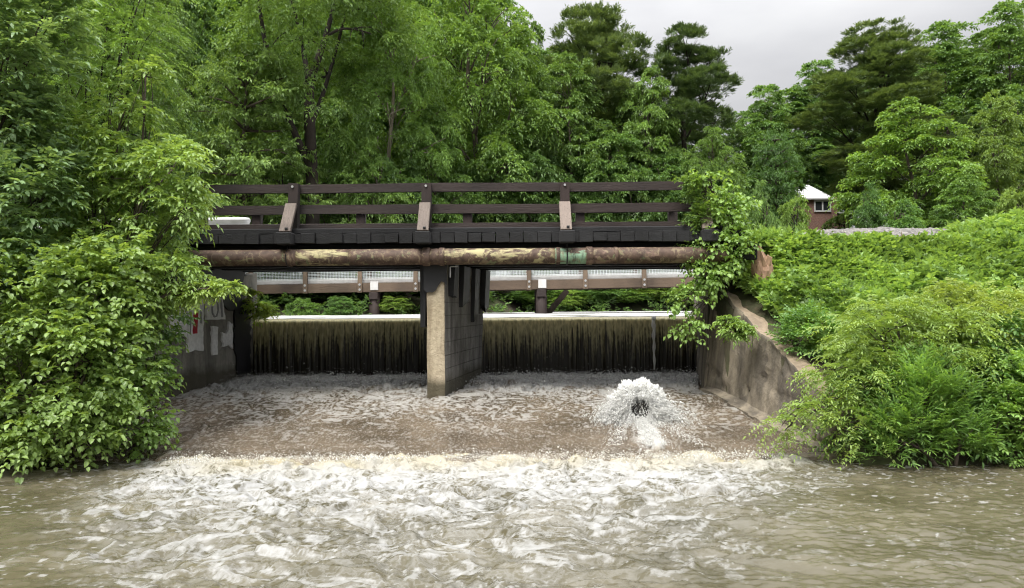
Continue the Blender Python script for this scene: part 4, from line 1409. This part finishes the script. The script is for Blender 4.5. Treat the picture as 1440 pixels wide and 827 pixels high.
# ------------------------------------------------------------------ the wood behind the bridge
DK = (0.82, 0.92, 0.90); MD = (0.95, 1.0, 0.95); BR = (1.25, 1.22, 1.05); YL = (1.45, 1.3, 1.0); BL_ = (0.75, 0.9, 0.95)
tree('layered', 345, 25.5, 52, 120, 'layered light-green dogwood reaching over the timber railing beside the left bush', (1.1, 1.1, 1.0), rot=0.4)
tree('walnut', 436, 26.8, -190, 175, 'dark fork-trunked walnut tree rising behind the second railing post', (0.95, 1.0, 0.85), rot=1.0)
tree('locust', 545, 29.0, -40, 95, 'drooping bright-green tree right of the fork-trunked walnut', (1.1, 1.18, 0.95), trunk_mat='bark_pale')
tree('locust', 665, 33.0, -70, 125, 'broad yellow-green locust with bright top, its crown beside the sky gap', (1.15, 1.2, 0.95))
tree('loose', 735, 36.0, 8, 60, 'thin dark-topped tree with sky showing through, between bright locust and pine', (0.85, 0.9, 0.8))
tree('wide_pine', 835, 38.0, -4, 112, 'tall pine with ragged flat top left of the sky gap', (1.15, 1.15, 1.1), cat='pine')
tree('oak', 800, 34.5, 70, 80, 'full mid-green oak in front of the ragged pine', (0.95, 1.0, 0.9))
tree('maple', 915, 35.0, 98, 68, 'pale-green rounded maple crown below the dark leaning pine', (1.15, 1.18, 1.0))
tree('pine', 960, 37.0, 24, 98, 'dark pine with open tufted boughs standing at the left edge of the sky gap', (0.85, 0.92, 0.88), cat='pine', rot=2.2)
tree('locust', 1003, 33.5, 172, 62, 'feathery small tree behind the vine at the bridge end', (1.0, 1.05, 0.9))
tree('tall', 265, 32.0, -60, 70, 'tall dim tree with a dark column of trunk above the layered dogwood', DK, trunk_mat='bark_dark')
tree('loose', 222, 25.0, -90, 60, 'slim grey-trunked tree just right of the overhanging locust boughs', MD, trunk_mat='bark_pale')
tree('maple', 610, 30.0, 150, 70, 'low leafy maple against the railing between second and third posts', (0.95, 1.05, 0.85))
tree('oak', 720, 33.0, 165, 75, 'low bushy oak behind the railing, left of the third post', (0.85, 0.95, 0.85))
tree('maple', 850, 34.0, 170, 75, 'low dense maple behind the railing, right of the third post', (0.9, 1.0, 0.9))
tree('oak', 935, 34.0, 205, 60, 'low dark oak behind the vine-hung end of the railing', (0.8, 0.92, 0.85))
tree('shrub_loose', 520, 27.5, 205, 55, 'pale-stemmed sapling behind the railing between first and second posts', (1.05, 1.1, 0.9), name='sapling', trunk_mat='bark_pale')
for (px, d, ty, hp) in ((170, 40, -40, 130), (300, 42, -80, 120), (400, 44, -60, 120), (500, 43, -90, 120), (590, 44, -60, 110), (690, 44, -20, 90), (780, 45, 60, 90), (870, 46, 110, 90), (60, 36, -80, 130),
                        (940, 48, 150, 80), (640, 38, 20, 80), (460, 37, -30, 100), (130, 50, -160, 150), (250, 52, -180, 150), (350, 54, -170, 150), (450, 54, -180, 150), (550, 54, -150, 140), (640, 54, -90, 110), (0, 44, -120, 150), (730, 52, 60, 80), (820, 52, 80, 90)):
    tree('tall', px, d, ty, hp, 'deep-green tree in the dense back rows of the wood behind the bridge', DK, group='back rows of the wood')
for (px, d, ty, hp) in ((280, 27, 225, 70), (390, 28, 215, 70), (470, 29, 215, 60), (560, 28.5, 225, 60), (650, 32, 225, 60), (760, 33, 220, 60), (840, 34, 235, 55), (900, 34, 232, 60), (980, 34, 238, 60)):
    tree('shrub', px, d, ty, hp, 'dark leafy understory shrub growing behind the timber railing', (0.75, 0.85, 0.8), group='understory shrubs behind the railing')
for i, (px, d, ty, hp) in enumerate(((340, 24.6, 418, 26), (372, 24.3, 424, 22), (400, 28.0, 400, 36), (425, 24.3, 420, 24), (455, 27.9, 396, 40), (480, 24.6, 417, 26), (515, 28, 400, 36), (555, 25.3, 416, 26), (575, 28.5, 396, 42), (620, 29.5, 400, 45), (690, 31.0, 398, 36), (725, 31.4, 412, 30), (760, 31.6, 398, 36), (800, 31.5, 408, 34), (840, 32, 396, 38), (885, 32, 410, 32), (925, 32.2, 396, 38), (960, 32, 404, 34), (1000, 32, 396, 36))):
    tree('shrub' if i % 2 else 'shrub_loose', px, d, ty - 2, hp, 'leafy shrub along the far pond bank seen under the footbridge', ((1.0, 1.1, 0.9), (1.4, 1.35, 1.0), (0.8, 0.95, 0.85))[i % 3], group='shrubs on the far pond bank', name='bank_shrub')

# ------------------------------------------------------------------ hillside right of the sky gap
tree('layered', 1090, 44.0, 178, 50, 'dark tree with layered boughs left of the white-roofed house', (0.65, 0.8, 0.75))
tree('tall', 1078, 62.0, 112, 58, 'mid-green round-topped tree in the dip of the skyline', (0.95, 1.05, 1.0))
tree('tall', 1150, 97.0, 78, 55, 'tree with a pale crown leaning against the big dark pine', (0.9, 1.02, 1.0))
tree('dense_pine', 1228, 58.0, 22, 108, 'massive dark brownish pine towering over the white-roofed house', (1.2, 1.2, 1.15), cat='pine')
tree('tall', 1330, 62.0, 22, 80, 'tall full-crowned tree on the skyline right of the massive pine', (0.9, 1.0, 0.95))
tree('tall', 1420, 60.0, -8, 75, 'tallest leafy tree at the far right of the skyline', (1.0, 1.08, 1.0))
tree('maple', 1282, 46.0, 142, 100, 'bright green spreading maple in front of the massive pine', (1.2, 1.25, 1.0))
tree('loose', 1400, 47.0, 120, 62, 'yellowish open-crowned tree right of the bright maple', (1.15, 1.1, 0.9))
tree('pine', 1360, 55.0, 150, 40, 'dark slender pine between the bright maple and the yellowish tree', (0.8, 0.9, 0.85), cat='pine')
tree('shrub', 1116, 40.0, 276, 30, 'bright light-green shrub in front of the brick house', (1.35, 1.3, 1.05))
tree('shrub_loose', 1070, 30.0, 262, 30, 'loose grey-green shrub right of the vine at the bridge end', (0.95, 1.0, 1.0))
tree('shrub', 1185, 60.0, 300, 32, 'low olive shrub beneath the wall of the brick house', (0.9, 0.9, 0.8))
tree('shrub_loose', 1222, 42.0, 262, 26, 'dark shrub at the foot of the bright maple', (0.7, 0.85, 0.8))
tree('maple', 1360, 40.0, 248, 60, 'mid-green low bush behind the weed bank under the slender pine', (0.95, 1.05, 0.9), cat='bush', name='bush')
tree('shrub', 1432, 38.0, 262, 40, 'yellow-green bush at the far right behind the weed bank', (1.3, 1.2, 0.95), cat='bush', name='bush')
tree('shrub_loose', 1270, 39.0, 285, 40, 'small dark bush peeping over the gravel of the track bed', (0.8, 0.95, 0.85), cat='bush', name='bush')
for (px, d, ty, hp) in ((1040, 64, 150, 60), (1120, 98, 120, 80), (1250, 76, 70, 70), (1300, 74, 60, 80), (1390, 74, 40, 90), (1480, 68, 40, 90), (1560, 60, 60, 110), (1190, 100, 100, 60)):
    tree('tall', px, d, ty, hp, 'deep-green tree in the back rows of the hillside wood', (0.7, 0.8, 0.82), group='back rows of the hillside wood')


# ------------------------------------------------------------------ near shrubs and vines, each from its own mass of lobes
def bush(name, label, cat, base, lobes, kind, color, seed, bark='bark', stems=True, spacing=0.28, tint=0.3, inner=0.3, small=1.0):
    """lobes: (px, py, depth, rx px, rz px, ry m)"""
    rs = np.random.RandomState(seed)
    bx_, by_ = base[:2]
    bz = base[2] if len(base) == 3 else max(float(ground(np.array([bx_]), np.array([by_]))[0]), -0.05)
    o = empty(name, (bx_, by_, bz), label, cat)
    off = np.array([bx_, by_, bz])
    L_ = []
    for (px, py, d, rx, rz, ry) in lobes:
        p = np.array(at(px, py, d)) - off
        L_.append((p, (rx / F * d, ry, rz / F * d)))
    C, O = lobe_clumps(rs, L_, spacing, inner)
    tint0 = np.clip(tint + (rs.rand(len(C)) - 0.5) * 0.6, 0, 1)
    K = dict(KINDS_[kind]); K['slen'] *= small; K['ll'] *= 0.5 + 0.5 * small; K['lw'] *= 0.5 + 0.5 * small
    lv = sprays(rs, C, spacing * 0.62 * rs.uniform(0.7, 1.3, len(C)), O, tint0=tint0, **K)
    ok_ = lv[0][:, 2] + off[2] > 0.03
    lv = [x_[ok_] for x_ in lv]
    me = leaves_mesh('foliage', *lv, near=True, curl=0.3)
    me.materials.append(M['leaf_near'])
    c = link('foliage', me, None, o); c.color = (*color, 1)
    if stems:
        mb = MB()
        for (c_, r_) in L_:
            q = np.array([rs.normal(0, 0.08), rs.normal(0, 0.08), -0.05])
            ps = limb(mb, q, c_, 0.028, 0.012, rs, 0.08, 6, 6)
            for _ in range(7):
                e = c_ + unit(rs, 1)[0] * np.array(r_) * 0.9
                limb(mb, ps[rs.randint(3, 7)], e, 0.012, 0.004, rs, 0.06, 4, 5)
        me = mb_mesh(mb, 'stem'); me.materials.append(M[bark]); link('stem', me, None, o)
    return o


KINDS_ = {
    'ovate': dict(ns=8, slen=0.26, pairs=3, ll=0.078, lw=0.064, flat=0.7, upb=0.2, droop=0.45, ldroop=0.45, ang=58),
    'elder': dict(ns=8, slen=0.32, pairs=4, ll=0.095, lw=0.042, flat=0.6, upb=0.30, droop=0.55, ldroop=0.55, ang=55),
    'oak': dict(ns=10, slen=0.26, pairs=3, ll=0.115, lw=0.056, flat=0.6, upb=0.3, droop=0.30, ldroop=0.35, ang=50),
    'pinnate': dict(ns=8, slen=0.38, pairs=8, ll=0.062, lw=0.023, flat=0.5, upb=0.35, droop=0.70, ldroop=0.40, ang=68),
    'willow': dict(ns=10, slen=0.34, pairs=5, ll=0.105, lw=0.022, flat=1.0, upb=0.9, droop=0.1, ldroop=0.1, ang=40),
    'small': dict(ns=10, slen=0.18, pairs=3, ll=0.060, lw=0.036, flat=0.7, upb=0.4, droop=0.2, ldroop=0.3, ang=55),
    'vine': dict(ns=6, slen=0.22, pairs=2, ll=0.085, lw=0.070, flat=0.8, upb=0.1, droop=0.4, ldroop=0.7, ang=60),
}

# left bank
bush('vine_bush', 'big rounded bush draped with ovate vine leaves down to the water at the left bank', 'bush', (-5.9, 9.9),
     [(60, 440, 9.6, 95, 90, 0.8), (40, 555, 9.3, 85, 75, 0.7), (130, 510, 9.5, 75, 85, 0.7), (85, 600, 9.2, 75, 42, 0.6), (150, 400, 9.9, 70, 70, 0.7), (-60, 480, 9.5, 110, 150, 0.9), (10, 620, 9.15, 45, 28, 0.5)],
     'ovate', (1.08, 1.1, 1.0), 21, tint=0.5)
bush('hanging_vine', 'curtain of hanging heart-shaped leaves between the rounded bush and the painted abutment', 'vine', (-5.2, 10.4),
     [(192, 560, 9.9, 36, 60, 0.45), (172, 480, 10.1, 42, 58, 0.5), (196, 608, 9.8, 28, 22, 0.4), (206, 510, 10.2, 16, 36, 0.3)],
     'ovate', (1.0, 1.1, 0.95), 22, tint=0.45)
bush('box_elder', 'bright yellow-green box elder leaning out over the left end of the bridge', 'tree', (-6.3, 11.0),
     [(205, 270, 10.9, 66, 62, 0.7), (165, 205, 11.0, 42, 52, 0.5), (243, 238, 10.8, 34, 40, 0.5), (260, 292, 10.7, 26, 24, 0.45), (150, 320, 10.8, 75, 60, 0.7), (196, 385, 10.6, 60, 50, 0.6), (246, 384, 10.5, 22, 18, 0.3), (178, 150, 11.0, 20, 30, 0.3), (205, 108, 11.0, 9, 18, 0.12), (215, 425, 10.5, 26, 22, 0.3)],
     'elder', (1.12, 1.15, 1.05), 23, tint=0.50)
bush('leafy_sprig', 'single pale sprig of leaves reaching out before the dark girder at the abutment', 'branch', tuple(at(236, 416, 10.5)),
     [(280, 410, 10.4, 14, 6, 0.1), (304, 405, 10.4, 14, 5, 0.08), (322, 406, 10.4, 8, 5, 0.06), (258, 412, 10.45, 14, 8, 0.12)],
     'elder', (1.3, 1.25, 1.05), 24, spacing=0.13, tint=0.6, small=0.55)
bush('oak_tree', 'dark blue-green oak boughs at the far left edge above the rounded bush', 'tree', (-7.9, 10.2),
     [(15, 70, 10.0, 70, 75, 0.8), (5, 190, 10.0, 62, 70, 0.8), (40, 265, 9.9, 55, 50, 0.6), (0, 350, 9.7, 55, 55, 0.6), (75, 250, 10.2, 35, 35, 0.4), (-60, 120, 10.0, 90, 160, 1.0), (60, 25, 10.2, 50, 40, 0.6)],
     'oak', (1.0, 1.05, 1.55), 25, bark='bark_dark', tint=0.5)
bush('locust_tree', 'overhanging locust with fine feathery leaves at the top left corner', 'tree', (-8.0, 13.6),
     [(150, 40, 12.6, 90, 55, 0.9), (205, 80, 12.6, 42, 52, 0.6), (120, 110, 12.6, 70, 60, 0.8), (180, 160, 12.8, 55, 50, 0.7), (110, 190, 12.8, 70, 60, 0.8), (200, -10, 12.8, 60, 45, 0.8), (90, -30, 12.8, 80, 60, 0.9)],
     'pinnate', (0.95, 1.08, 0.9), 26, bark='bark_dark', tint=0.42, spacing=0.34)
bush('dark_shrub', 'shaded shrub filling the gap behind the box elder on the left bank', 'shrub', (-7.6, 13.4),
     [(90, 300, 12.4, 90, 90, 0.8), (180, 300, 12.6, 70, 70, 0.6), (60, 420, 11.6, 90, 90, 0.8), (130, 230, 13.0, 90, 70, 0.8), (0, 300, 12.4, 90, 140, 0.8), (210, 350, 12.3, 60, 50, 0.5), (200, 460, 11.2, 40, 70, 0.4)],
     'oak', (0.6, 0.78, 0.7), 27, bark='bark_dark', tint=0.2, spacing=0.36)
bush('weed_plant', 'straggling weed rooted on the abutment beside the left end of the falling water', 'plant', (-6.05, 16.55, 1.72),
     [(362, 434, 16.3, 10, 12, 0.2), (350, 422, 16.2, 7, 16, 0.15), (374, 438, 16.4, 6, 6, 0.12)],
     'elder', (1.6, 1.5, 1.1), 28, spacing=0.2, tint=0.6, small=0.6)

# right bank
bush('climbing_vine', 'bright grapevine smothering the right end of the timber railing', 'vine', (4.1, 13.8, 2.7),
     [(1026, 292, 13.0, 20, 38, 0.3), (1012, 345, 12.9, 26, 32, 0.35), (992, 390, 12.9, 22, 22, 0.3), (1024, 366, 12.9, 18, 12, 0.3), (962, 424, 12.8, 14, 18, 0.2), (1040, 345, 13.0, 14, 22, 0.3), (996, 262, 13.1, 14, 12, 0.15), (970, 462, 12.9, 12, 16, 0.15), (1000, 255, 13.1, 18, 8, 0.1)],
     'vine', (1.1, 1.2, 0.95), 31, tint=0.5, spacing=0.22)
bush('trailing_vine', 'thin dull vine strands dangling over the railing left of the grapevine', 'vine', (4.0, 13.7, 2.75),
     [(980, 300, 13.0, 8, 38, 0.12), (988, 330, 13.0, 8, 42, 0.12), (972, 350, 13.0, 5, 24, 0.1), (968, 258, 13.1, 10, 4, 0.08)],
     'small', (0.8, 0.9, 0.75), 32, tint=0.25, spacing=0.16)
bush('wall_plant', 'small leafy plant sprouting from the face of the tan wing wall', 'plant', tuple(at(1046, 470, 12.0)),
     [(1045, 462, 11.9, 14, 8, 0.12), (1032, 466, 11.9, 8, 7, 0.08), (1022, 452, 11.95, 8, 3, 0.06)],
     'elder', (1.15, 1.2, 1.0), 33, spacing=0.13, tint=0.45, small=0.5)
bush('round_shrub', 'rounded grey-green shrub behind the crest of the wing wall', 'shrub', (4.6, 11.3),
     [(1143, 470, 11.2, 34, 28, 0.4), (1120, 478, 11.3, 20, 18, 0.3), (1165, 478, 11.2, 22, 20, 0.3)],
     'small', (0.85, 1.08, 0.95), 34, tint=0.38, spacing=0.2)
bush('locust_shrub', 'large lime-green locust shrub spilling over the wing wall toward the pool', 'shrub', (5.0, 9.9),
     [(1240, 475, 9.9, 55, 42, 0.6), (1200, 530, 9.6, 42, 34, 0.5), (1280, 510, 9.6, 55, 46, 0.5), (1140, 580, 9.4, 18, 13, 0.25), (1112, 598, 9.35, 12, 14, 0.2), (1330, 480, 9.8, 50, 42, 0.5), (1208, 600, 9.3, 28, 36, 0.35), (1260, 445, 10.2, 50, 25, 0.5)],
     'pinnate', (1.2, 1.18, 0.95), 35, tint=0.48, spacing=0.25)
bush('willow_shrub', 'upright willow shrub with narrow leaves at the water edge of the right bank', 'shrub', (5.25, 9.2),
     [(1290, 590, 9.1, 32, 50, 0.3), (1325, 575, 9.15, 30, 55, 0.3), (1262, 620, 9.05, 26, 32, 0.25), (1300, 535, 9.2, 22, 30, 0.25), (1350, 620, 9.1, 22, 32, 0.25)],
     'willow', (0.95, 1.15, 0.9), 36, tint=0.38, spacing=0.24)
bush('leafy_shrub', 'bright leafy shrub standing at the water in the bottom of the right edge', 'shrub', (6.35, 9.25),
     [(1432, 600, 9.1, 34, 48, 0.35), (1440, 540, 9.2, 40, 34, 0.4), (1415, 570, 9.15, 20, 36, 0.25), (1500, 580, 9.2, 50, 70, 0.5), (1400, 610, 9.1, 14, 26, 0.2)],
     'small', (1.05, 1.2, 0.95), 37, tint=0.42, spacing=0.22)
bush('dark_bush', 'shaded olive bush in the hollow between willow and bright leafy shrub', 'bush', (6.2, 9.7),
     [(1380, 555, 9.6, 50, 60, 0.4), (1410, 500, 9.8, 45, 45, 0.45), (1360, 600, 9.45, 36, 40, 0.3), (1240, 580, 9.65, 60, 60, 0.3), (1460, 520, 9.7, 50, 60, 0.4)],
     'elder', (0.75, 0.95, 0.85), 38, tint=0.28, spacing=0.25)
bush('feathery_locust', 'golden-green locust sprays on the bank above the shaded olive bush', 'shrub', (6.6, 10.4),
     [(1375, 440, 10.2, 50, 32, 0.5), (1420, 455, 10.1, 36, 36, 0.4), (1330, 425, 10.4, 34, 18, 0.4), (1490, 450, 10.2, 45, 50, 0.5)],
     'pinnate', (1.35, 1.22, 0.95), 39, tint=0.5, spacing=0.25)

# ------------------------------------------------------------------ weeds covering the right bank (nobody could count them)
rs = np.random.RandomState(50)
n = 17000
x = rs.uniform(3.7, 13.0, n); y = rs.uniform(9.1, 15.2, n)
z = ground(x, y)
ok = (x > wall_x(y) + np.where(y < 13.9, 0.74, 0.3)) & (z > 0.05)
tr = (y > 13.55) & (x > 5.2 + 0.5 * fbm(y * 2, y, 2, 3)) & (x < 8.3)
ok &= ~tr
ok &= ~((y > 14.0) & (rs.rand(n) < 0.3))
x, y, z = x[ok], y[ok], z[ok]
hgt = 0.08 + 0.34 * np.clip(fbm(x * 1.3, y * 1.3, 4, 66) + 0.30, 0, 1.4) + 0.12 * sstep(7.6, 9.6, x) * sstep(12.0, 14, y)
hgt *= 1 - 0.72 * sstep(12.2, 13.2, y) * sstep(4.9, 5.8, x) * sstep(9.4, 8.4, x)
hgt *= 1 - 0.8 * ((np.abs(x - 4.55) < 0.30) & (y > 13.05))
bare = fbm(x * 1.6, y * 2.0, 3, 67) < -0.34
hgt = np.where(bare, hgt * 0.3, hgt)
C = np.stack([x, y, z + hgt * rs.uniform(0.35, 1.0, len(x))], -1)
sl = nrm(np.array([[-0.05, -0.6, 0.8]])) * np.ones((len(x), 1))
tone = np.clip(0.34 + fbm(x * 0.9, y * 1.1, 4, 68) * 1.2 + rs.normal(0, 0.13, len(x)), 0, 0.9)
broad = fbm(x * 0.8 + 9, y * 0.8, 3, 69) + rs.normal(0, 0.12, len(x)) > -0.05
lv1 = sprays(rs, C[broad], np.full(broad.sum(), 0.10), sl[broad], 4, 0.19, 2, 0.13, 0.085, 0.7, 0.5, 0.2, 0.25, 55, tone[broad])
lv2 = sprays(rs, C[~broad], np.full((~broad).sum(), 0.10), sl[~broad], 5, 0.21, 4, 0.075, 0.036, 0.7, 0.5, 0.25, 0.2, 60, tone[~broad])
g = rs.rand(len(x)) < 0.22
gi = np.where(g)[0].repeat(7)
gd = nrm(rs.normal(size=(len(gi), 3)) * np.array([0.45, 0.45, 0.15]) + np.array([0, -0.1, 0.9]))
gsc = np.where((y[gi] > 12.4) & (x[gi] > 5.0) & (x[gi] < 9), 0.35, 1.0)
gl = [np.stack([x[gi], y[gi], z[gi]], -1) + rs.normal(0, 0.05, (len(gi), 3)) * np.array([1, 1, 0]), gd, nrm(np.cross(gd, unit(rs, len(gi)))), rs.uniform(0.22, 0.5, len(gi)) * gsc, rs.uniform(0.010, 0.018, len(gi)), np.clip(tone[gi] + 0.2 + rs.rand(len(gi)) * 0.2, 0, 1)]
# taller tussocks standing over the low cover
nm = 1500
mx_ = rs.uniform(3.9, 12.0, nm); my_ = rs.uniform(9.4, 14.6, nm); mz_ = ground(mx_, my_)
okm = ~((np.abs(mx_ - 4.5) < 0.5) & (my_ > 13.0)) & (mx_ > wall_x(my_) + np.where(my_ < 13.9, 0.85, 0.5)) & (mz_ > 0.15) & ~((my_ > 12.3) & (mx_ > 5.0) & (mx_ < 8.6)) & (rs.rand(nm) < 0.55 + 0.9 * fbm(mx_ * 0.9, my_ * 0.9, 3, 72))
mx_, my_, mz_ = mx_[okm], my_[okm], mz_[okm]
mr2 = rs.gamma(3.2, 0.066, len(mx_)).clip(0.07, 0.48)
mt = np.clip(0.46 + fbm(mx_ * 0.6, my_ * 0.8, 2, 73) * 0.7 + rs.normal(0, 0.24, len(mx_)), 0.0, 0.95)
MC = np.stack([mx_, my_, mz_ + mr2 * 0.7], -1)
sel = rs.rand(len(mx_)) < 0.6
up_ = np.tile(UP, (len(mx_), 1))
lv3 = sprays(rs, MC[sel], mr2[sel], up_[sel], 30, 0.21, 2, 0.125, 0.082, 0.9, 0.5, 0.3, 0.35, 55, mt[sel])
lv4 = sprays(rs, MC[~sel], mr2[~sel], up_[~sel], 26, 0.28, 6, 0.062, 0.027, 0.9, 0.6, 0.45, 0.3, 62, mt[~sel])
ng = 420
tx_ = rs.uniform(4.0, 11.5, ng); ty_ = rs.uniform(9.6, 14.4, ng)
kt = (tx_ > wall_x(ty_) + 0.75) & ~((ty_ > 12.6) & (tx_ > 5.2) & (tx_ < 8.5)) & (rs.rand(ng) < 0.5 + fbm(tx_ * 0.8 + 5, ty_ * 0.8, 3, 74))
ti_ = np.where(kt)[0].repeat(26)
td_ = nrm(rs.normal(size=(len(ti_), 3)) * np.array([0.42, 0.42, 0.1]) + np.array([0, -0.15, 0.85]))
gl2 = [np.stack([tx_[ti_], ty_[ti_], ground(tx_[ti_], ty_[ti_])], -1) + rs.normal(0, 0.05, (len(ti_), 3)) * np.array([1, 1, 0]), td_, nrm(np.cross(td_, unit(rs, len(ti_)))), rs.uniform(0.25, 0.62, len(ti_)), rs.uniform(0.010, 0.018, len(ti_)), np.clip(0.5 + rs.rand(len(ti_)) * 0.45, 0, 1)]
# dry straw and dead leaves in the gaps
nd = 2600
dxx = rs.uniform(4.2, 11, nd); dyy = rs.uniform(9.6, 14.4, nd)
kd = (dxx > wall_x(dyy) + 0.8) & (fbm(dxx * 1.6, dyy * 2.0, 3, 67) < -0.12)
dxx, dyy = dxx[kd], dyy[kd]
dd = nrm(rs.normal(size=(len(dxx), 3)) * np.array([1, 1, 0.35]) + np.array([0, -0.3, 0.25]))
straw = [np.stack([dxx, dyy, ground(dxx, dyy) + rs.uniform(0.03, 0.16, len(dxx))], -1), dd, nrm(np.cross(dd, unit(rs, len(dxx)))), rs.uniform(0.10, 0.32, len(dxx)), rs.uniform(0.008, 0.03, len(dxx)), np.ones(len(dxx))]
me = leaves_mesh('dry_grass', *straw)
t = NT('dry_straw'); me.materials.append(t.done(t.bsdf(t.mix(t.noise(t.obj(), 3.0), (0.20, 0.13, 0.07), (0.42, 0.33, 0.19)), 0.9)))
o = link('dry_grass', me, None); tag(o, kind='stuff')
lv = cat_leaves(lv1, lv2, gl, gl2, lv3, lv4)
me = leaves_mesh('weeds', *lv)
me.materials.append(M['leaf_near'])
o = link('weeds', me, None); o.color = (1.12, 1.2, 1.1, 1)
tag(o, kind='stuff')
# undergrowth of the wood: ferns and seedlings on the far bank and the banks out of the light
n = 9000
x = rs.uniform(-22, 22, n); y = rs.uniform(17.5, 46, n)
e = pond_edge(x)
ok = (y > e + 0.4) | ((np.abs(x) > 7.5) & (y < 19))
x, y = x[ok], y[ok]
z = ground(x, y)
C = np.stack([x, y, z + 0.15], -1)
lv = sprays(rs, C, np.full(len(x), 0.3), np.tile(UP, (len(x), 1)), 4, 0.4, 2, 0.2, 0.10, 0.6, 0.5, 0.3, 0.3, 55)
me = leaves_mesh('undergrowth', *lv); me.materials.append(M['leaf_tree'])
o = link('undergrowth', me, None); o.color = (0.7, 0.8, 0.7, 1)
tag(o, kind='stuff')
# ------------------------------------------------------------------ light: bright overcast sky
SUN_EL, SUN_AZ = R(58), R(205)          # high, behind the camera to the left
w = bpy.data.worlds.new('World')
SC.world = w
w.use_nodes = True
nt = w.node_tree
nt.nodes.clear()
N_ = nt.nodes.new
out = N_('ShaderNodeOutputWorld'); bg = N_('ShaderNodeBackground')
sky = N_('ShaderNodeTexSky'); sky.sky_type = 'NISHITA'; sky.sun_disc = False
sky.sun_elevation = SUN_EL; sky.sun_rotation = SUN_AZ
hs_ = N_('ShaderNodeHueSaturation'); hs_.inputs['Saturation'].default_value = 0.15
tc = N_('ShaderNodeTexCoord'); mp = N_('ShaderNodeMapping'); mp.inputs['Scale'].default_value = (1.0, 1.0, 2.6)
no = N_('ShaderNodeTexNoise'); no.inputs['Scale'].default_value = 2.6; no.inputs['Detail'].default_value = 6; no.inputs['Roughness'].default_value = 0.5
cr = N_('ShaderNodeValToRGB')
cr.color_ramp.elements[0].position = 0.3; cr.color_ramp.elements[0].color = (5.0, 5.05, 5.3, 1)
cr.color_ramp.elements[1].position = 0.72; cr.color_ramp.elements[1].color = (8.0, 8.0, 8.1, 1)
mx = N_('ShaderNodeMix'); mx.data_type = 'RGBA'; mx.inputs[0].default_value = 0.9
L = nt.links.new
L(sky.outputs[0], hs_.inputs['Color'])
L(tc.outputs['Generated'], mp.inputs[0]); L(mp.outputs[0], no.inputs['Vector']); L(no.outputs['Fac'], cr.inputs[0])
# unseen overhead sky made far brighter than the low band, to light the foliage
sz_ = N_('ShaderNodeSeparateXYZ'); L(tc.outputs['Generated'], sz_.inputs[0])
mr = N_('ShaderNodeMapRange'); mr.inputs[1].default_value = 0.0; mr.inputs[2].default_value = 1.0; mr.inputs[3].default_value = 0.14; mr.inputs[4].default_value = 2.5
pw = N_('ShaderNodeMath'); pw.operation = 'POWER'; pw.use_clamp = True; pw.inputs[1].default_value = 2.0
ab = N_('ShaderNodeMath'); ab.operation = 'MAXIMUM'; ab.inputs[1].default_value = 0.0
L(sz_.outputs[2], ab.inputs[0]); L(ab.outputs[0], pw.inputs[0]); L(pw.outputs[0], mr.inputs[0])
vm = N_('ShaderNodeVectorMath'); vm.operation = 'SCALE'
L(cr.outputs[0], vm.inputs[0]); L(mr.outputs[0], vm.inputs[3])
L(hs_.outputs[0], mx.inputs[6]); L(vm.outputs[0], mx.inputs[7]); L(mx.outputs[2], bg.inputs[0])
bg.inputs[1].default_value = 0.10
L(bg.outputs[0], out.inputs[0])

sd_ = bpy.data.lights.new('sun', 'SUN'); sd_.energy = 1.5; sd_.angle = R(25); sd_.color = (1.0, 0.96, 0.88)
sun = bpy.data.objects.new('sun', sd_); COL.objects.link(sun)
dirv = Vector((math.sin(SUN_AZ) * math.cos(SUN_EL), math.cos(SUN_AZ) * math.cos(SUN_EL), math.sin(SUN_EL)))
sun.rotation_euler = dirv.to_track_quat('Z', 'Y').to_euler()

SC.view_settings.view_transform = 'Standard'
SC.view_settings.look = 'None'
SC.view_settings.exposure = 1.58
SC.view_settings.gamma = 1.0
SC.view_settings.use_curve_mapping = False
cy = SC.cycles
cy.max_bounces = 4; cy.diffuse_bounces = 2; cy.glossy_bounces = 2; cy.transmission_bounces = 3; cy.transparent_max_bounces = 4
cy.use_denoising = True
cy.caustics_reflective = False; cy.caustics_refractive = False
cy.sample_clamp_indirect = 6.0
cy.use_adaptive_sampling = True; cy.adaptive_threshold = 0.03
cy.filter_width = 1.15
